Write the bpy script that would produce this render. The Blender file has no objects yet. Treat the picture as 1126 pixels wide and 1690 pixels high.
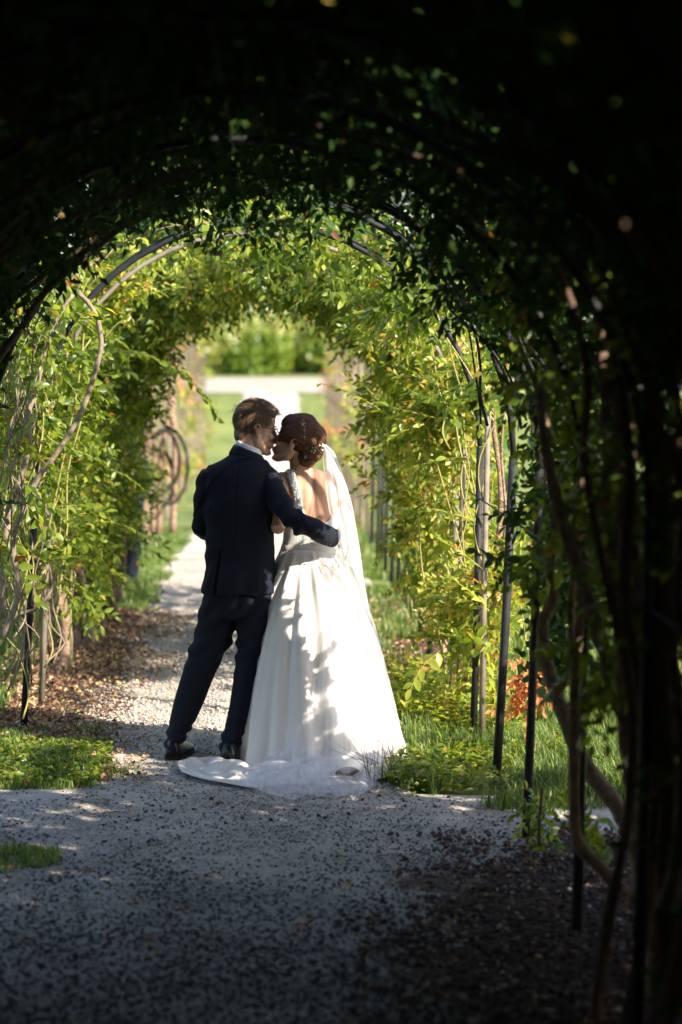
import bpy, bmesh, math, random
import numpy as np
from mathutils import Vector, Matrix
from mathutils.bvhtree import BVHTree

random.seed(7)
RNG = np.random.default_rng(11)
S = bpy.context.scene
COL = S.collection

# ------------------------------------------------------------------ camera
FPX, PW, PH = 4044.0, 1126.0, 1690.0          # focal length and photo size in photo pixels
VPX, VPY, CAMH = 450.0, 600.0, 1.96
pb = math.atan((PH / 2 - VPY) / FPX)
pa = math.atan((PW / 2 - VPX) / FPX * math.cos(pb))
FWD = Vector((math.sin(pa) * math.cos(pb), math.cos(pa) * math.cos(pb), -math.sin(pb)))
RGT = Vector((math.cos(pa), -math.sin(pa), 0))
UPV = RGT.cross(FWD)
camd = bpy.data.cameras.new('camera')
cam = bpy.data.objects.new('camera', camd); COL.objects.link(cam)
cam.matrix_world = Matrix(((RGT.x, UPV.x, -FWD.x, 0), (RGT.y, UPV.y, -FWD.y, 0), (RGT.z, UPV.z, -FWD.z, CAMH), (0, 0, 0, 1)))
camd.sensor_fit = 'VERTICAL'; camd.sensor_height = 36; camd.lens = FPX / PH * 36
camd.clip_start = 0.1; camd.clip_end = 900
camd.dof.use_dof = True; camd.dof.focus_distance = 12.0; camd.dof.aperture_fstop = 2.0
S.camera = cam

# ------------------------------------------------------------------ light
SUN = Vector((0.66, -0.58, 0.55)).normalized()
w = bpy.data.worlds.new('World'); S.world = w; w.use_nodes = True
nt = w.node_tree; bg = nt.nodes['Background']
sky = nt.nodes.new('ShaderNodeTexSky'); sky.sky_type = 'NISHITA'; sky.sun_disc = False
sky.sun_elevation = math.asin(SUN.z); sky.sun_rotation = math.atan2(SUN.x, SUN.y)
nt.links.new(sky.outputs[0], bg.inputs[0]); bg.inputs[1].default_value = 0.135
sl = bpy.data.lights.new('sun', 'SUN'); sl.energy = 5.0; sl.angle = math.radians(0.55); sl.color = (1, 0.90, 0.74)
so = bpy.data.objects.new('sun', sl); COL.objects.link(so)
so.rotation_euler = (-SUN).to_track_quat('-Z', 'Y').to_euler()
S.view_settings.view_transform = 'Standard'; S.view_settings.look = 'None'
S.view_settings.exposure = 1.5; S.view_settings.gamma = 1.0
S.render.engine = 'CYCLES'
S.cycles.max_bounces = 7; S.cycles.diffuse_bounces = 4; S.cycles.transmission_bounces = 4
S.cycles.transparent_max_bounces = 12; S.cycles.use_denoising = True
S.cycles.sample_clamp_indirect = 6

# ------------------------------------------------------------------ helpers
def ray(px, py):
    return (FWD + RGT * ((px - PW / 2) / FPX) + UPV * ((PH / 2 - py) / FPX))
def W(px, py, Y):
    d = ray(px, py); t = Y / d.y
    return Vector((d.x * t, Y, CAMH + d.z * t))
def G(px, py):
    d = ray(px, py); t = -CAMH / d.z
    return Vector((d.x * t, d.y * t, 0))
def P(px, py, dy=0.0): return W(px, py, 12.0 + dy)

def hash3(ix, iy, iz, seed):
    h = (ix * 374761393 + iy * 668265263 + iz * 2147483647 + seed * 974711) & 0xFFFFFFFF
    h = ((h ^ (h >> 13)) * 1274126177) & 0xFFFFFFFF
    return ((h ^ (h >> 16)) & 0xFFFF) / 65535.0
def vnoise(p, scale=1.0, seed=0):
    """value noise in 0..1, p (N,3)"""
    q = np.asarray(p, float) * scale + 1000.0
    i = np.floor(q).astype(np.int64); f = q - i; f = f * f * (3 - 2 * f)
    r = 0
    for dx in (0, 1):
        for dy in (0, 1):
            for dz in (0, 1):
                wgt = (f[:, 0] if dx else 1 - f[:, 0]) * (f[:, 1] if dy else 1 - f[:, 1]) * (f[:, 2] if dz else 1 - f[:, 2])
                r = r + wgt * hash3(i[:, 0] + dx, i[:, 1] + dy, i[:, 2] + dz, seed)
    return r

def tag(o, label=None, cat=None, group=None, kind=None):
    if label: o['label'] = label
    if cat: o['category'] = cat
    if group: o['group'] = group
    if kind: o['kind'] = kind
    return o
def empty(name, loc=(0, 0, 0), rz=0.0):
    o = bpy.data.objects.new(name, None); COL.objects.link(o); o.location = loc; o.rotation_euler = (0, 0, rz)
    o.empty_display_size = 0.1
    return o
def link(name, me, mat=None, parent=None, loc=None):
    o = bpy.data.objects.new(name, me); COL.objects.link(o)
    if mat is not None:
        me.materials.clear()
        for m in (mat if isinstance(mat, (list, tuple)) else [mat]): me.materials.append(m)
    if parent is not None:
        o.parent = parent
        o.matrix_parent_inverse = Matrix.Identity(4)
    if loc is not None: o.location = loc
    return o
def mesh_np(name, V, F, smooth=False, matidx=None):
    """V (n,3); F (m,k) with k 3 or 4"""
    me = bpy.data.meshes.new(name)
    V = np.ascontiguousarray(V, np.float32); F = np.ascontiguousarray(F, np.int32); k = F.shape[1]
    me.vertices.add(len(V)); me.vertices.foreach_set('co', V.ravel())
    me.loops.add(F.size); me.loops.foreach_set('vertex_index', F.ravel())
    me.polygons.add(len(F)); me.polygons.foreach_set('loop_start', np.arange(0, F.size, k, dtype=np.int32))
    if smooth: me.polygons.foreach_set('use_smooth', np.ones(len(F), bool))
    if matidx is not None: me.polygons.foreach_set('material_index', np.ascontiguousarray(matidx, np.int32))
    me.update(calc_edges=True)
    return me

class MB:
    def __init__(s): s.v = []; s.f = []; s.n = 0
    def add(s, V, F):
        s.v.append(np.asarray(V, float)); s.f += [tuple(int(i) + s.n for i in f) for f in F]; s.n += len(V); return s
    def tube(s, pts, rad, n=8, ax=None, cap=True, ry=None):
        """closed tube along pts; rad list; ry optional second radii; ax side axis for rx"""
        pts = [Vector(p) for p in pts]; m = len(pts)
        if isinstance(rad, (int, float)): rad = [rad] * m
        if ry is None: ry = rad
        V = []; prev = None
        for i, p in enumerate(pts):
            t = (pts[min(i + 1, m - 1)] - pts[max(i - 1, 0)]).normalized()
            if ax is not None: u = Vector(ax)
            elif prev is not None: u = prev
            else: u = Vector((1, 0, 0)) if abs(t.x) < 0.9 else Vector((0, 1, 0))
            u = (u - t * u.dot(t)).normalized(); prev = u; v = t.cross(u)
            for k in range(n):
                a = 2 * math.pi * k / n
                V.append(p + u * (math.cos(a) * rad[i]) + v * (math.sin(a) * ry[i]))
        F = []
        for i in range(m - 1):
            for k in range(n):
                k2 = (k + 1) % n
                F.append((i * n + k, i * n + k2, (i + 1) * n + k2, (i + 1) * n + k))
        if cap: F.append(tuple(range(n - 1, -1, -1))); F.append(tuple((m - 1) * n + k for k in range(n)))
        return s.add([tuple(x) for x in V], F)
    def ell(s, c, r, rot=None, nu=16, nv=10):
        c = Vector(c); V = []; F = []
        if isinstance(r, (int, float)): r = (r, r, r)
        for j in range(1, nv):
            th = math.pi * j / nv
            for i in range(nu):
                a = 2 * math.pi * i / nu
                p = Vector((r[0] * math.sin(th) * math.cos(a), r[1] * math.sin(th) * math.sin(a), r[2] * math.cos(th)))
                V.append(c + (rot @ p if rot else p))
        top = len(V); p = Vector((0, 0, r[2])); V.append(c + (rot @ p if rot else p)); V.append(c - (rot @ p if rot else p))
        for j in range(nv - 2):
            for i in range(nu):
                i2 = (i + 1) % nu
                F.append((j * nu + i, (j + 1) * nu + i, (j + 1) * nu + i2, j * nu + i2))
        for i in range(nu):
            i2 = (i + 1) % nu
            F.append((top, i, i2)); F.append((top + 1, (nv - 2) * nu + i2, (nv - 2) * nu + i))
        return s.add([tuple(x) for x in V], F)
    def box(s, c, r, rot=None):
        c = Vector(c); V = []
        for x in (-1, 1):
            for y in (-1, 1):
                for z in (-1, 1):
                    p = Vector((x * r[0], y * r[1], z * r[2])); V.append(c + (rot @ p if rot else p))
        return s.add([tuple(x) for x in V], [(0, 1, 3, 2), (4, 6, 7, 5), (0, 4, 5, 1), (2, 3, 7, 6), (0, 2, 6, 4), (1, 5, 7, 3)])
    def rings(s, R):
        """R list of rings of equal length (lists of points), closed with caps"""
        n = len(R[0]); V = [tuple(p) for r in R for p in r]; F = []
        for i in range(len(R) - 1):
            for k in range(n):
                k2 = (k + 1) % n
                F.append((i * n + k, i * n + k2, (i + 1) * n + k2, (i + 1) * n + k))
        F.append(tuple(range(n - 1, -1, -1))); F.append(tuple((len(R) - 1) * n + k for k in range(n)))
        return s.add(V, F)
    def mesh(s, name, smooth=True):
        me = bpy.data.meshes.new(name)
        me.from_pydata(np.concatenate(s.v).tolist(), [], s.f); me.update()
        if smooth: me.polygons.foreach_set('use_smooth', np.ones(len(me.polygons), bool))
        return me
    def build(s, name, mat=None, parent=None, smooth=True, loc=None):
        return link(name, s.mesh(name, smooth), mat, parent, loc)

def remesh(mb, voxel, smooth=4, fac=0.5, name='body'):
    me = mb.mesh(name); o = bpy.data.objects.new('tmp', me); COL.objects.link(o)
    m = o.modifiers.new('r', 'REMESH'); m.mode = 'VOXEL'; m.voxel_size = voxel; m.use_smooth_shade = True
    if smooth:
        m = o.modifiers.new('s', 'SMOOTH'); m.iterations = smooth; m.factor = fac
    dg = bpy.context.evaluated_depsgraph_get(); dg.update()
    r = bpy.data.meshes.new_from_object(o.evaluated_get(dg)); bpy.data.objects.remove(o); bpy.data.meshes.remove(me)
    r.name = name
    return r
def getv(me):
    a = np.empty(len(me.vertices) * 3, np.float32); me.vertices.foreach_get('co', a); return a.reshape(-1, 3).astype(float)
def getn(me):
    a = np.empty(len(me.vertices) * 3, np.float32); me.vertices.foreach_get('normal', a); return a.reshape(-1, 3).astype(float)
def setv(me, V):
    me.vertices.foreach_set('co', np.ascontiguousarray(V, np.float32).ravel()); me.update()
def displace(me, fn):
    V = getv(me); N = getn(me); setv(me, V + N * fn(V)[:, None])

def interp(tab, y):
    xs = [t[0] for t in tab]
    return [float(np.interp(y, xs, [t[k] for t in tab])) for k in range(1, len(tab[0]))]
def smooth_path(pts, n=6):
    """Catmull-Rom through pts"""
    pts = [Vector(p) for p in pts]; Q = [pts[0] * 2 - pts[1]] + pts + [pts[-1] * 2 - pts[-2]]; out = []
    for i in range(1, len(Q) - 2):
        for k in range(n):
            t = k / n
            out.append(0.5 * ((2 * Q[i]) + (Q[i + 1] - Q[i - 1]) * t + (2 * Q[i - 1] - 5 * Q[i] + 4 * Q[i + 1] - Q[i + 2]) * t * t + (3 * Q[i] - Q[i - 1] - 3 * Q[i + 1] + Q[i + 2]) * t ** 3))
    out.append(pts[-1]); return out

# ------------------------------------------------------------------ materials
def nodes(m):
    return m.node_tree.nodes, m.node_tree.links
def mat(name, col, rough=0.8, spec=0.3, noise=None, bump=None, metal=0, sheen=0, coat=0):
    """noise=(scale, amount, colour2) ; bump=(scale, strength, distance)"""
    m = bpy.data.materials.new(name); m.use_nodes = True; N, L = nodes(m); b = N['Principled BSDF']
    b.inputs['Base Color'].default_value = (*col, 1); b.inputs['Roughness'].default_value = rough
    b.inputs['Specular IOR Level'].default_value = spec; b.inputs['Metallic'].default_value = metal
    b.inputs['Sheen Weight'].default_value = sheen; b.inputs['Coat Weight'].default_value = coat
    tc = N.new('ShaderNodeTexCoord')
    if noise:
        t = N.new('ShaderNodeTexNoise'); t.inputs['Scale'].default_value = noise[0]; t.inputs['Detail'].default_value = 6
        t.inputs['Roughness'].default_value = 0.65
        L.new(tc.outputs['Object'], t.inputs['Vector'])
        r = N.new('ShaderNodeValToRGB'); r.color_ramp.elements[0].position = 0.5 - noise[1]; r.color_ramp.elements[1].position = 0.5 + noise[1]
        r.color_ramp.elements[0].color = (*col, 1); r.color_ramp.elements[1].color = (*noise[2], 1)
        L.new(t.outputs[0], r.inputs[0]); L.new(r.outputs[0], b.inputs['Base Color'])
    if bump:
        t = N.new('ShaderNodeTexNoise'); t.inputs['Scale'].default_value = bump[0]; t.inputs['Detail'].default_value = 5
        L.new(tc.outputs['Object'], t.inputs['Vector'])
        bp = N.new('ShaderNodeBump'); bp.inputs['Strength'].default_value = bump[1]; bp.inputs['Distance'].default_value = bump[2]
        L.new(t.outputs[0], bp.inputs['Height']); L.new(bp.outputs[0], b.inputs['Normal'])
    return m
def leafmat(name, stops, trans=0.45, rough=0.36, tint=(1.25, 1.15, 0.5), spec=.45):
    m = bpy.data.materials.new(name); m.use_nodes = True; N, L = nodes(m); out = N['Material Output']; b = N['Principled BSDF']
    g = N.new('ShaderNodeNewGeometry'); r = N.new('ShaderNodeValToRGB'); r.color_ramp.interpolation = 'LINEAR'
    e = r.color_ramp.elements; e[0].position = stops[0][0]; e[0].color = (*stops[0][1], 1)
    e[1].position = stops[-1][0]; e[1].color = (*stops[-1][1], 1)
    for p, c in stops[1:-1]:
        x = e.new(p); x.color = (*c, 1)
    L.new(g.outputs['Random Per Island'], r.inputs[0])
    oi = N.new('ShaderNodeObjectInfo')
    L.new(r.outputs[0], b.inputs['Base Color']); b.inputs['Roughness'].default_value = rough; b.inputs['Specular IOR Level'].default_value = spec
    tr = N.new('ShaderNodeBsdfTranslucent'); mx = N.new('ShaderNodeMix'); mx.data_type = 'RGBA'; mx.blend_type = 'MULTIPLY'
    mx.inputs[0].default_value = 1; mx.inputs[7].default_value = (tint[0] * 1.5, tint[1] * 1.5, tint[2] * 1.5, 1)
    L.new(r.outputs[0], mx.inputs[6]); L.new(mx.outputs[2], tr.inputs[0])
    ms = N.new('ShaderNodeMixShader'); ms.inputs[0].default_value = trans
    L.new(b.outputs[0], ms.inputs[1]); L.new(tr.outputs[0], ms.inputs[2]); L.new(ms.outputs[0], out.inputs[0])
    return m
GREEN = [(0.0, (.045, .08, .010)), (0.3, (.09, .145, .016)), (0.6, (.16, .225, .028)), (0.93, (.26, .32, .05)), (0.975, (.40, .36, .05)), (0.99, (.36, .17, .04)), (1.0, (.22, .08, .03))]
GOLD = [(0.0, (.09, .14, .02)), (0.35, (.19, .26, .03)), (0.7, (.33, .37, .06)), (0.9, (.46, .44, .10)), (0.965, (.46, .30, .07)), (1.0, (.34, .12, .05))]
SHADE_GREEN = [(0.0, (.02, .05, .01)), (0.5, (.035, .085, .014)), (0.97, (.06, .12, .02)), (0.99, (.25, .17, .04)), (1.0, (.16, .07, .03))]  # green darkened to carry the shade under the roof
M = {}
M['leaf'] = leafmat('vine_leaf', GREEN, 0.5)
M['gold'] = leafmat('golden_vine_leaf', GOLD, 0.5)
M['deep'] = leafmat('shade_green_leaf', SHADE_GREEN, 0.18, .6, spec=.2)
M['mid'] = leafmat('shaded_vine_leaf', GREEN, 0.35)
M['outer'] = leafmat('dark_shade_leaf', SHADE_GREEN, 0.02, .8, spec=.1)  # near-opaque dark leaves for added light-blocking layers and shaded gaps
M['tree'] = leafmat('tree_leaf', [(0, (.04, .085, .012)), (.6, (.09, .16, .02)), (1, (.17, .22, .04))], 0.4)
M['bush'] = leafmat('bush_leaf', [(0, (.08, .14, .02)), (.5, (.15, .23, .035)), (1, (.24, .30, .06))], 0.4)
M['pale'] = leafmat('pale_leaf', [(0, (.16, .22, .05)), (.6, (.30, .34, .10)), (1, (.60, .58, .35))], 0.4)
M['dry'] = leafmat('dry_leaf', [(0, (.30, .09, .03)), (.5, (.45, .17, .05)), (1, (.55, .28, .10))], 0.35, 0.6, (1, .8, .6))
M['grass'] = leafmat('grass_blade', [(0, (.05, .10, .018)), (.5, (.10, .17, .03)), (.85, (.17, .24, .06)), (.93, (.30, .29, .12)), (1, (.40, .34, .18))], 0.4, 0.5)
M['litter'] = leafmat('leaf_litter', [(0, (.08, .045, .03)), (.35, (.20, .10, .055)), (.7, (.40, .24, .13)), (.92, (.55, .43, .28)), (1, (.5, .40, .08))], 0.15, 0.8, (1, .8, .6))
M['bark'] = mat('vine_bark', (.14, .085, .06), .95, .2, (22, .15, (.32, .22, .16)), (60, 1, .012))
M['bark_pale'] = mat('grey_vine_bark', (.16, .12, .085), .95, .2, (14, .25, (.30, .245, .185)), (50, .9, .006))
M['bark_dark'] = mat('dark_vine_bark', (.07, .045, .035), .95, .2, (14, .25, (.16, .10, .08)), (50, .9, .008))
M['bark_shade'] = mat('shade_black_stem', (.02, .018, .018), .95, .2, (14, .25, (.05, .045, .045)))  # bark blackened to carry the shade on looped and roof stems
M['twig'] = mat('green_twig', (.20, .22, .06), .7, .3, (9, .3, (.33, .26, .10)))
M['pipe'] = mat('dark_painted_pipe', (.010, .013, .018), .6, .25, (7, .12, (.028, .027, .028)), (40, .3, .002))
M['pipe_pale'] = mat('weathered_pipe', (.11, .095, .08), .7, .3, (12, .2, (.24, .20, .16)), (40, .3, .002))
M['iron'] = mat('sunlit_grey_iron', (.07, .065, .06), .7, .3, (3, .2, (.20, .14, .09)), (30, .3, .003))
M['suit'] = mat('navy_wool', (.0085, .0105, .0185), .8, .08, (240, .2, (.014, .016, .027)), (350, .25, .001), sheen=.05)
M['suit_far'] = mat('dark_cloth', (.008, .010, .018), .9, .3)
M['shirt'] = mat('white_shirt', (.78, .80, .84), .7, .3)
M['shoe'] = mat('black_polished_leather', (.006, .006, .007), .32, .4)
M['sole'] = mat('shoe_sole', (.015, .012, .011), .7, .3)
M['hair1'] = mat('light_brown_hair', (.085, .048, .024), .55, .4, (300, .3, (.15, .088, .045)))
M['hair2'] = mat('auburn_hair', (.045, .015, .008), .45, .5, (260, .3, (.11, .038, .018)))
M['black'] = mat('black_frame', (.01, .01, .01), .3, .5)
M['silver'] = mat('silver_beads', (.72, .74, .76), .25, .6, metal=.5)
M['pearl'] = mat('pearl_beads', (.85, .83, .78), .3, .6)
def skinmat(name, c):
    m = mat(name, c, .5, .4, (25, .35, tuple(x * .86 for x in c)))
    b = m.node_tree.nodes['Principled BSDF']; b.inputs['Subsurface Weight'].default_value = .12
    b.inputs['Subsurface Radius'].default_value = (.02, .008, .004); b.inputs['Subsurface Scale'].default_value = .3
    return m
M['skin1'] = skinmat('fair_skin', (.56, .33, .24)); M['skin2'] = skinmat('warm_skin', (.60, .35, .24))
M['lip'] = mat('lips', (.42, .14, .12), .4, .4)
# satin
def satin(name, c, trans):
    m = mat(name, c, .36, .4, None, (7, .25, .02), sheen=.2)
    N, L = nodes(m); b = N['Principled BSDF']; t = N.new('ShaderNodeBsdfTranslucent'); t.inputs[0].default_value = (*c, 1)
    x = N.new('ShaderNodeMixShader'); x.inputs[0].default_value = trans
    L.new(b.outputs[0], x.inputs[1]); L.new(t.outputs[0], x.inputs[2]); L.new(x.outputs[0], N['Material Output'].inputs[0])
    return m
M['satin'] = satin('ivory_satin', (.80, .745, .71), .12)
M['sequin'] = mat('silver_green_sequins', (.34, .38, .36), .35, .6, (260, .12, (.80, .82, .80)), (220, 1, .004))
M['lace'] = mat('beaded_lace', (.50, .52, .50), .5, .5, (160, .12, (.85, .84, .80)), (220, 1, .004))
m = bpy.data.materials.new('tulle'); m.use_nodes = True; N, L = nodes(m); N.remove(N['Principled BSDF'])
d = N.new('ShaderNodeBsdfDiffuse'); d.inputs[0].default_value = (.92, .92, .95, 1); t = N.new('ShaderNodeBsdfTranslucent'); t.inputs[0].default_value = (.92, .92, .95, 1)
a = N.new('ShaderNodeMixShader'); a.inputs[0].default_value = .45; L.new(d.outputs[0], a.inputs[1]); L.new(t.outputs[0], a.inputs[2])
tr = N.new('ShaderNodeBsdfTransparent'); x = N.new('ShaderNodeMixShader')
tc = N.new('ShaderNodeTexCoord'); mp = N.new('ShaderNodeMapping'); mp.inputs['Scale'].default_value = (40, 8, 1.6); nz = N.new('ShaderNodeTexNoise'); nz.inputs['Scale'].default_value = 1.0
mr = N.new('ShaderNodeMapRange'); mr.inputs[1].default_value = .3; mr.inputs[2].default_value = .7; mr.inputs[3].default_value = .30; mr.inputs[4].default_value = .56
L.new(tc.outputs['Object'], mp.inputs[0]); L.new(mp.outputs[0], nz.inputs['Vector']); L.new(nz.outputs[0], mr.inputs[0]); L.new(mr.outputs[0], x.inputs[0])
L.new(tr.outputs[0], x.inputs[1]); L.new(a.outputs[0], x.inputs[2]); L.new(x.outputs[0], N['Material Output'].inputs[0])
M['tulle'] = m
# ground materials
def groundmat(name, c1, c2, c3, sc=(3, 45), bump=.6):
    m = bpy.data.materials.new(name); m.use_nodes = True; N, L = nodes(m); b = N['Principled BSDF']
    tc = N.new('ShaderNodeTexCoord'); n1 = N.new('ShaderNodeTexNoise'); n1.inputs['Scale'].default_value = sc[0]; n1.inputs['Detail'].default_value = 8; n1.inputs['Roughness'].default_value = .7
    n2 = N.new('ShaderNodeTexVoronoi'); n2.inputs['Scale'].default_value = sc[1]
    L.new(tc.outputs['Object'], n1.inputs['Vector']); L.new(tc.outputs['Object'], n2.inputs['Vector'])
    r1 = N.new('ShaderNodeValToRGB'); r1.color_ramp.elements[0].position = .38; r1.color_ramp.elements[1].position = .62
    r1.color_ramp.elements[0].color = (*c1, 1); r1.color_ramp.elements[1].color = (*c2, 1); L.new(n1.outputs[0], r1.inputs[0])
    hs = N.new('ShaderNodeSeparateColor'); L.new(n2.outputs['Color'], hs.inputs[0])
    mr = N.new('ShaderNodeMapRange'); mr.inputs[1].default_value = .55; mr.inputs[2].default_value = .95; L.new(hs.outputs[0], mr.inputs[0])
    mx = N.new('ShaderNodeMix'); mx.data_type = 'RGBA'; mx.inputs[7].default_value = (*c3, 1)
    L.new(mr.outputs[0], mx.inputs[0]); L.new(r1.outputs[0], mx.inputs[6]); L.new(mx.outputs[2], b.inputs['Base Color'])
    b.inputs['Roughness'].default_value = .95; b.inputs['Specular IOR Level'].default_value = .15
    bp = N.new('ShaderNodeBump'); bp.inputs['Strength'].default_value = bump; bp.inputs['Distance'].default_value = .012
    n3 = N.new('ShaderNodeTexNoise'); n3.inputs['Scale'].default_value = 70; n3.inputs['Detail'].default_value = 6; L.new(tc.outputs['Object'], n3.inputs['Vector'])
    L.new(n3.outputs[0], bp.inputs['Height']); L.new(bp.outputs[0], b.inputs['Normal'])
    return m
M['lawn'] = groundmat('lawn_soil', (.07, .125, .025), (.19, .22, .06), (.24, .24, .09), (.55, 9))
M['gravel'] = groundmat('pale_gravel', (.28, .235, .20), (.52, .46, .405), (.58, .52, .46), (2.2, 90), 1.0)
M['gravel_far'] = groundmat('sunlit_gravel', (.27, .23, .19), (.40, .35, .30), (.42, .38, .34), (.8, 20))
M['mulch'] = groundmat('bark_mulch', (.05, .032, .025), (.11, .07, .05), (.20, .13, .09), (6, 60), 1)
M['stone_pale'] = mat('pale_stone', (.46, .42, .38), .9, .2, (30, .3, (.32, .29, .27)))
M['stone_dark'] = mat('dark_berry_stone', (.035, .03, .032), .7, .3, (30, .3, (.07, .055, .05)))
M['stone_mid'] = mat('mid_stone', (.17, .15, .14), .9, .2, (30, .3, (.28, .25, .23)))

# ------------------------------------------------------------------ terrain
def terr(Y):
    t = min(max((Y - 48) / 26.0, 0), 1); return 1.5 * t * t * (3 - 2 * t) + max(0, Y - 74) * 0.012
def sheet(name, mt, poly_rows, lift, label=None):
    """poly_rows: list of (Y, Xleft, Xright); gridded strip following the terrain"""
    V = []; F = []; nx = 14
    for (Y, a, b) in poly_rows:
        for i in range(nx + 1): V.append((a + (b - a) * i / nx, Y, terr(Y) + lift))
    for j in range(len(poly_rows) - 1):
        for i in range(nx):
            k = j * (nx + 1) + i; F.append((k, k + 1, k + nx + 2, k + nx + 1))
    return link(name, mesh_np(name, V, F, True), mt)
Ys = list(range(-30, 48, 3)) + list(np.linspace(48, 110, 40)) + [140, 200, 320, 500]
g = sheet('lawn', M['lawn'], [(Y, -300, 300) for Y in Ys], 0.0); tag(g, 'green lawn spreading on both sides of the rose tunnel', kind='structure')
def wob(y, s, a): return a * (vnoise([[y * 1.0, s, 0]], 1.3, 3)[0] - .5 + .5 * (vnoise([[y, s, 5]], 5, 4)[0] - .5)) * 2
rows = []
for Y in np.arange(-10, 72.5, .25):
    L_, R_ = -.80, .62
    if Y < 11.0: L_, R_ = -2.2, 2.2
    elif Y < 11.5: f = (Y - 11.0) / .5; L_ = -2.2 + f * 1.40; R_ = .62
    if 10.9 < Y < 14: R_ = .58
    if 13 <= Y: L_ = -.80 - .15 * min(1, (Y - 13) / 3); R_ = .58 + .26 * min(1, (Y - 13) / 3)
    if Y > 28: L_ = -.80; R_ = .70
    rows.append((float(Y), L_ + wob(Y, 0, .08), R_ + wob(Y, 9, .08)))
g = sheet('gravel_path', M['gravel'], rows, .012); tag(g, 'pale gravel path running down the middle of the tunnel', kind='structure')
rows = [(float(Y), -25, 25) for Y in np.arange(9.5, 10.86, .15)]
g = sheet('crossing_path', M['gravel'], rows, .008)
g.data = g.data.copy(); V_ = []; F_ = []; xs_ = np.arange(-24, 24, .06)
for i, x in enumerate(xs_):
    e0, e1 = [9.55 + .25 * (vnoise([[x, 3, 0]], 2.3, 1)[0] - .5), 10.86 + .22 * (vnoise([[x, 9, 0]], 2.6, 1)[0] - .5) + .12 * (vnoise([[x, 19, 0]], 11, 1)[0] - .5)]
    V_ += [(x, e0, .008), (x, (e0 + e1) / 2, .010), (x, e1, .008)]
    if i: k = (i - 1) * 3; F_ += [(k, k + 3, k + 4, k + 1), (k + 1, k + 4, k + 5, k + 2)]
g.data = mesh_np('crossing_path', V_, F_, True); g.data.materials.append(M['gravel']); tag(g, 'gravel path crossing under the tunnel before the couple', kind='structure')
rows = [(float(Y), -26, 26) for Y in np.arange(66, 76, 1.0)]
g = sheet('far_path', M['gravel_far'], rows, .02); tag(g, 'sunlit pale path crossing beyond the end of the tunnel', kind='structure')
rows = [(float(Y), -1.75 + wob(Y, 3, .1), -.92 + wob(Y, 14, .16)) for Y in np.arange(12.6, 19.4, .2)]
g = sheet('mulch_bed', M['mulch'], rows, .017); tag(g, 'brown mulch bed with fallen leaves under the left vines', kind='structure')
rows = [(float(Y), .50 + wob(Y, 23, .12), 1.45 + wob(Y, 24, .1)) for Y in np.arange(14.4, 20.5, .2)]
g = sheet('mulch_bed', M['mulch'], rows, .017); tag(g, 'dark mulch bed under the right posts behind the bride', kind='structure')
rows = [(float(Y), .52 + .35 * min(1, max(0, (Y - 8.6) / 1.1)) + wob(Y * 2.2, 33, .22), 2.0) for Y in np.arange(3, 9.65, .04)]
g = sheet('mulch_bed', M['mulch'], rows, .017); tag(g, 'dark mulch bed under the near right vine trunks', kind='structure')

# ------------------------------------------------------------------ scattering
def rotmats(dirs, roll):
    """local +Y -> dirs, roll about it. returns (N,3,3) columns x,y,z"""
    y = dirs / np.linalg.norm(dirs, axis=1, keepdims=True)
    up = np.tile([0, 0, 1.0], (len(y), 1)); up[np.abs(y[:, 2]) > .95] = [1, 0, 0]
    x = np.cross(y, up); x /= np.linalg.norm(x, axis=1, keepdims=True); z = np.cross(x, y)
    c = np.cos(roll)[:, None]; s_ = np.sin(roll)[:, None]
    x2 = x * c + z * s_; z2 = np.cross(x2, y)
    return np.stack([x2, y, z2], axis=2)
def instance(tV, tF, pos, R, sc):
    n = len(tV); N_ = len(pos)
    V = np.einsum('nij,kj->nki', R, tV) * sc[:, None, None] + pos[:, None, :]
    F = tF[None, :, :] + (np.arange(N_) * n)[:, None, None]
    return V.reshape(-1, 3), F.reshape(-1, tF.shape[1])
def leaf_tpl(hi=True, wdt=.40, droop=.18, fold=.16):
    if hi:
        prof = [(0, 0), (.2, .34), (.48, .5), (.78, .3), (1.0, 0)]
        V = [(0, 0, 0)]; 
        for y, h in prof[1:-1]:
            z = -droop * y * y
            V += [(-h * wdt * 2 * .5, y, z + fold * h), (0, y, z), (h * wdt * 2 * .5, y, z + fold * h)]
        V.append((0, 1, -droop))
        F = [(0, 2, 1), (0, 3, 2)]
        for k in (1, 4):
            F += [(k, k + 1, k + 4), (k, k + 4, k + 3), (k + 1, k + 2, k + 5), (k + 1, k + 5, k + 4)]
        F += [(7, 8, 10), (8, 9, 10)]
        return np.array(V, float), np.array(F)
    V = [(0, 0, 0), (-.5 * wdt, .42, .5 * fold - .03), (0, .45, -.04), (.5 * wdt, .42, .5 * fold - .03), (0, 1, -droop)]
    return np.array(V, float), np.array([(0, 2, 1), (0, 3, 2), (1, 2, 4), (2, 3, 4)])
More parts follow.
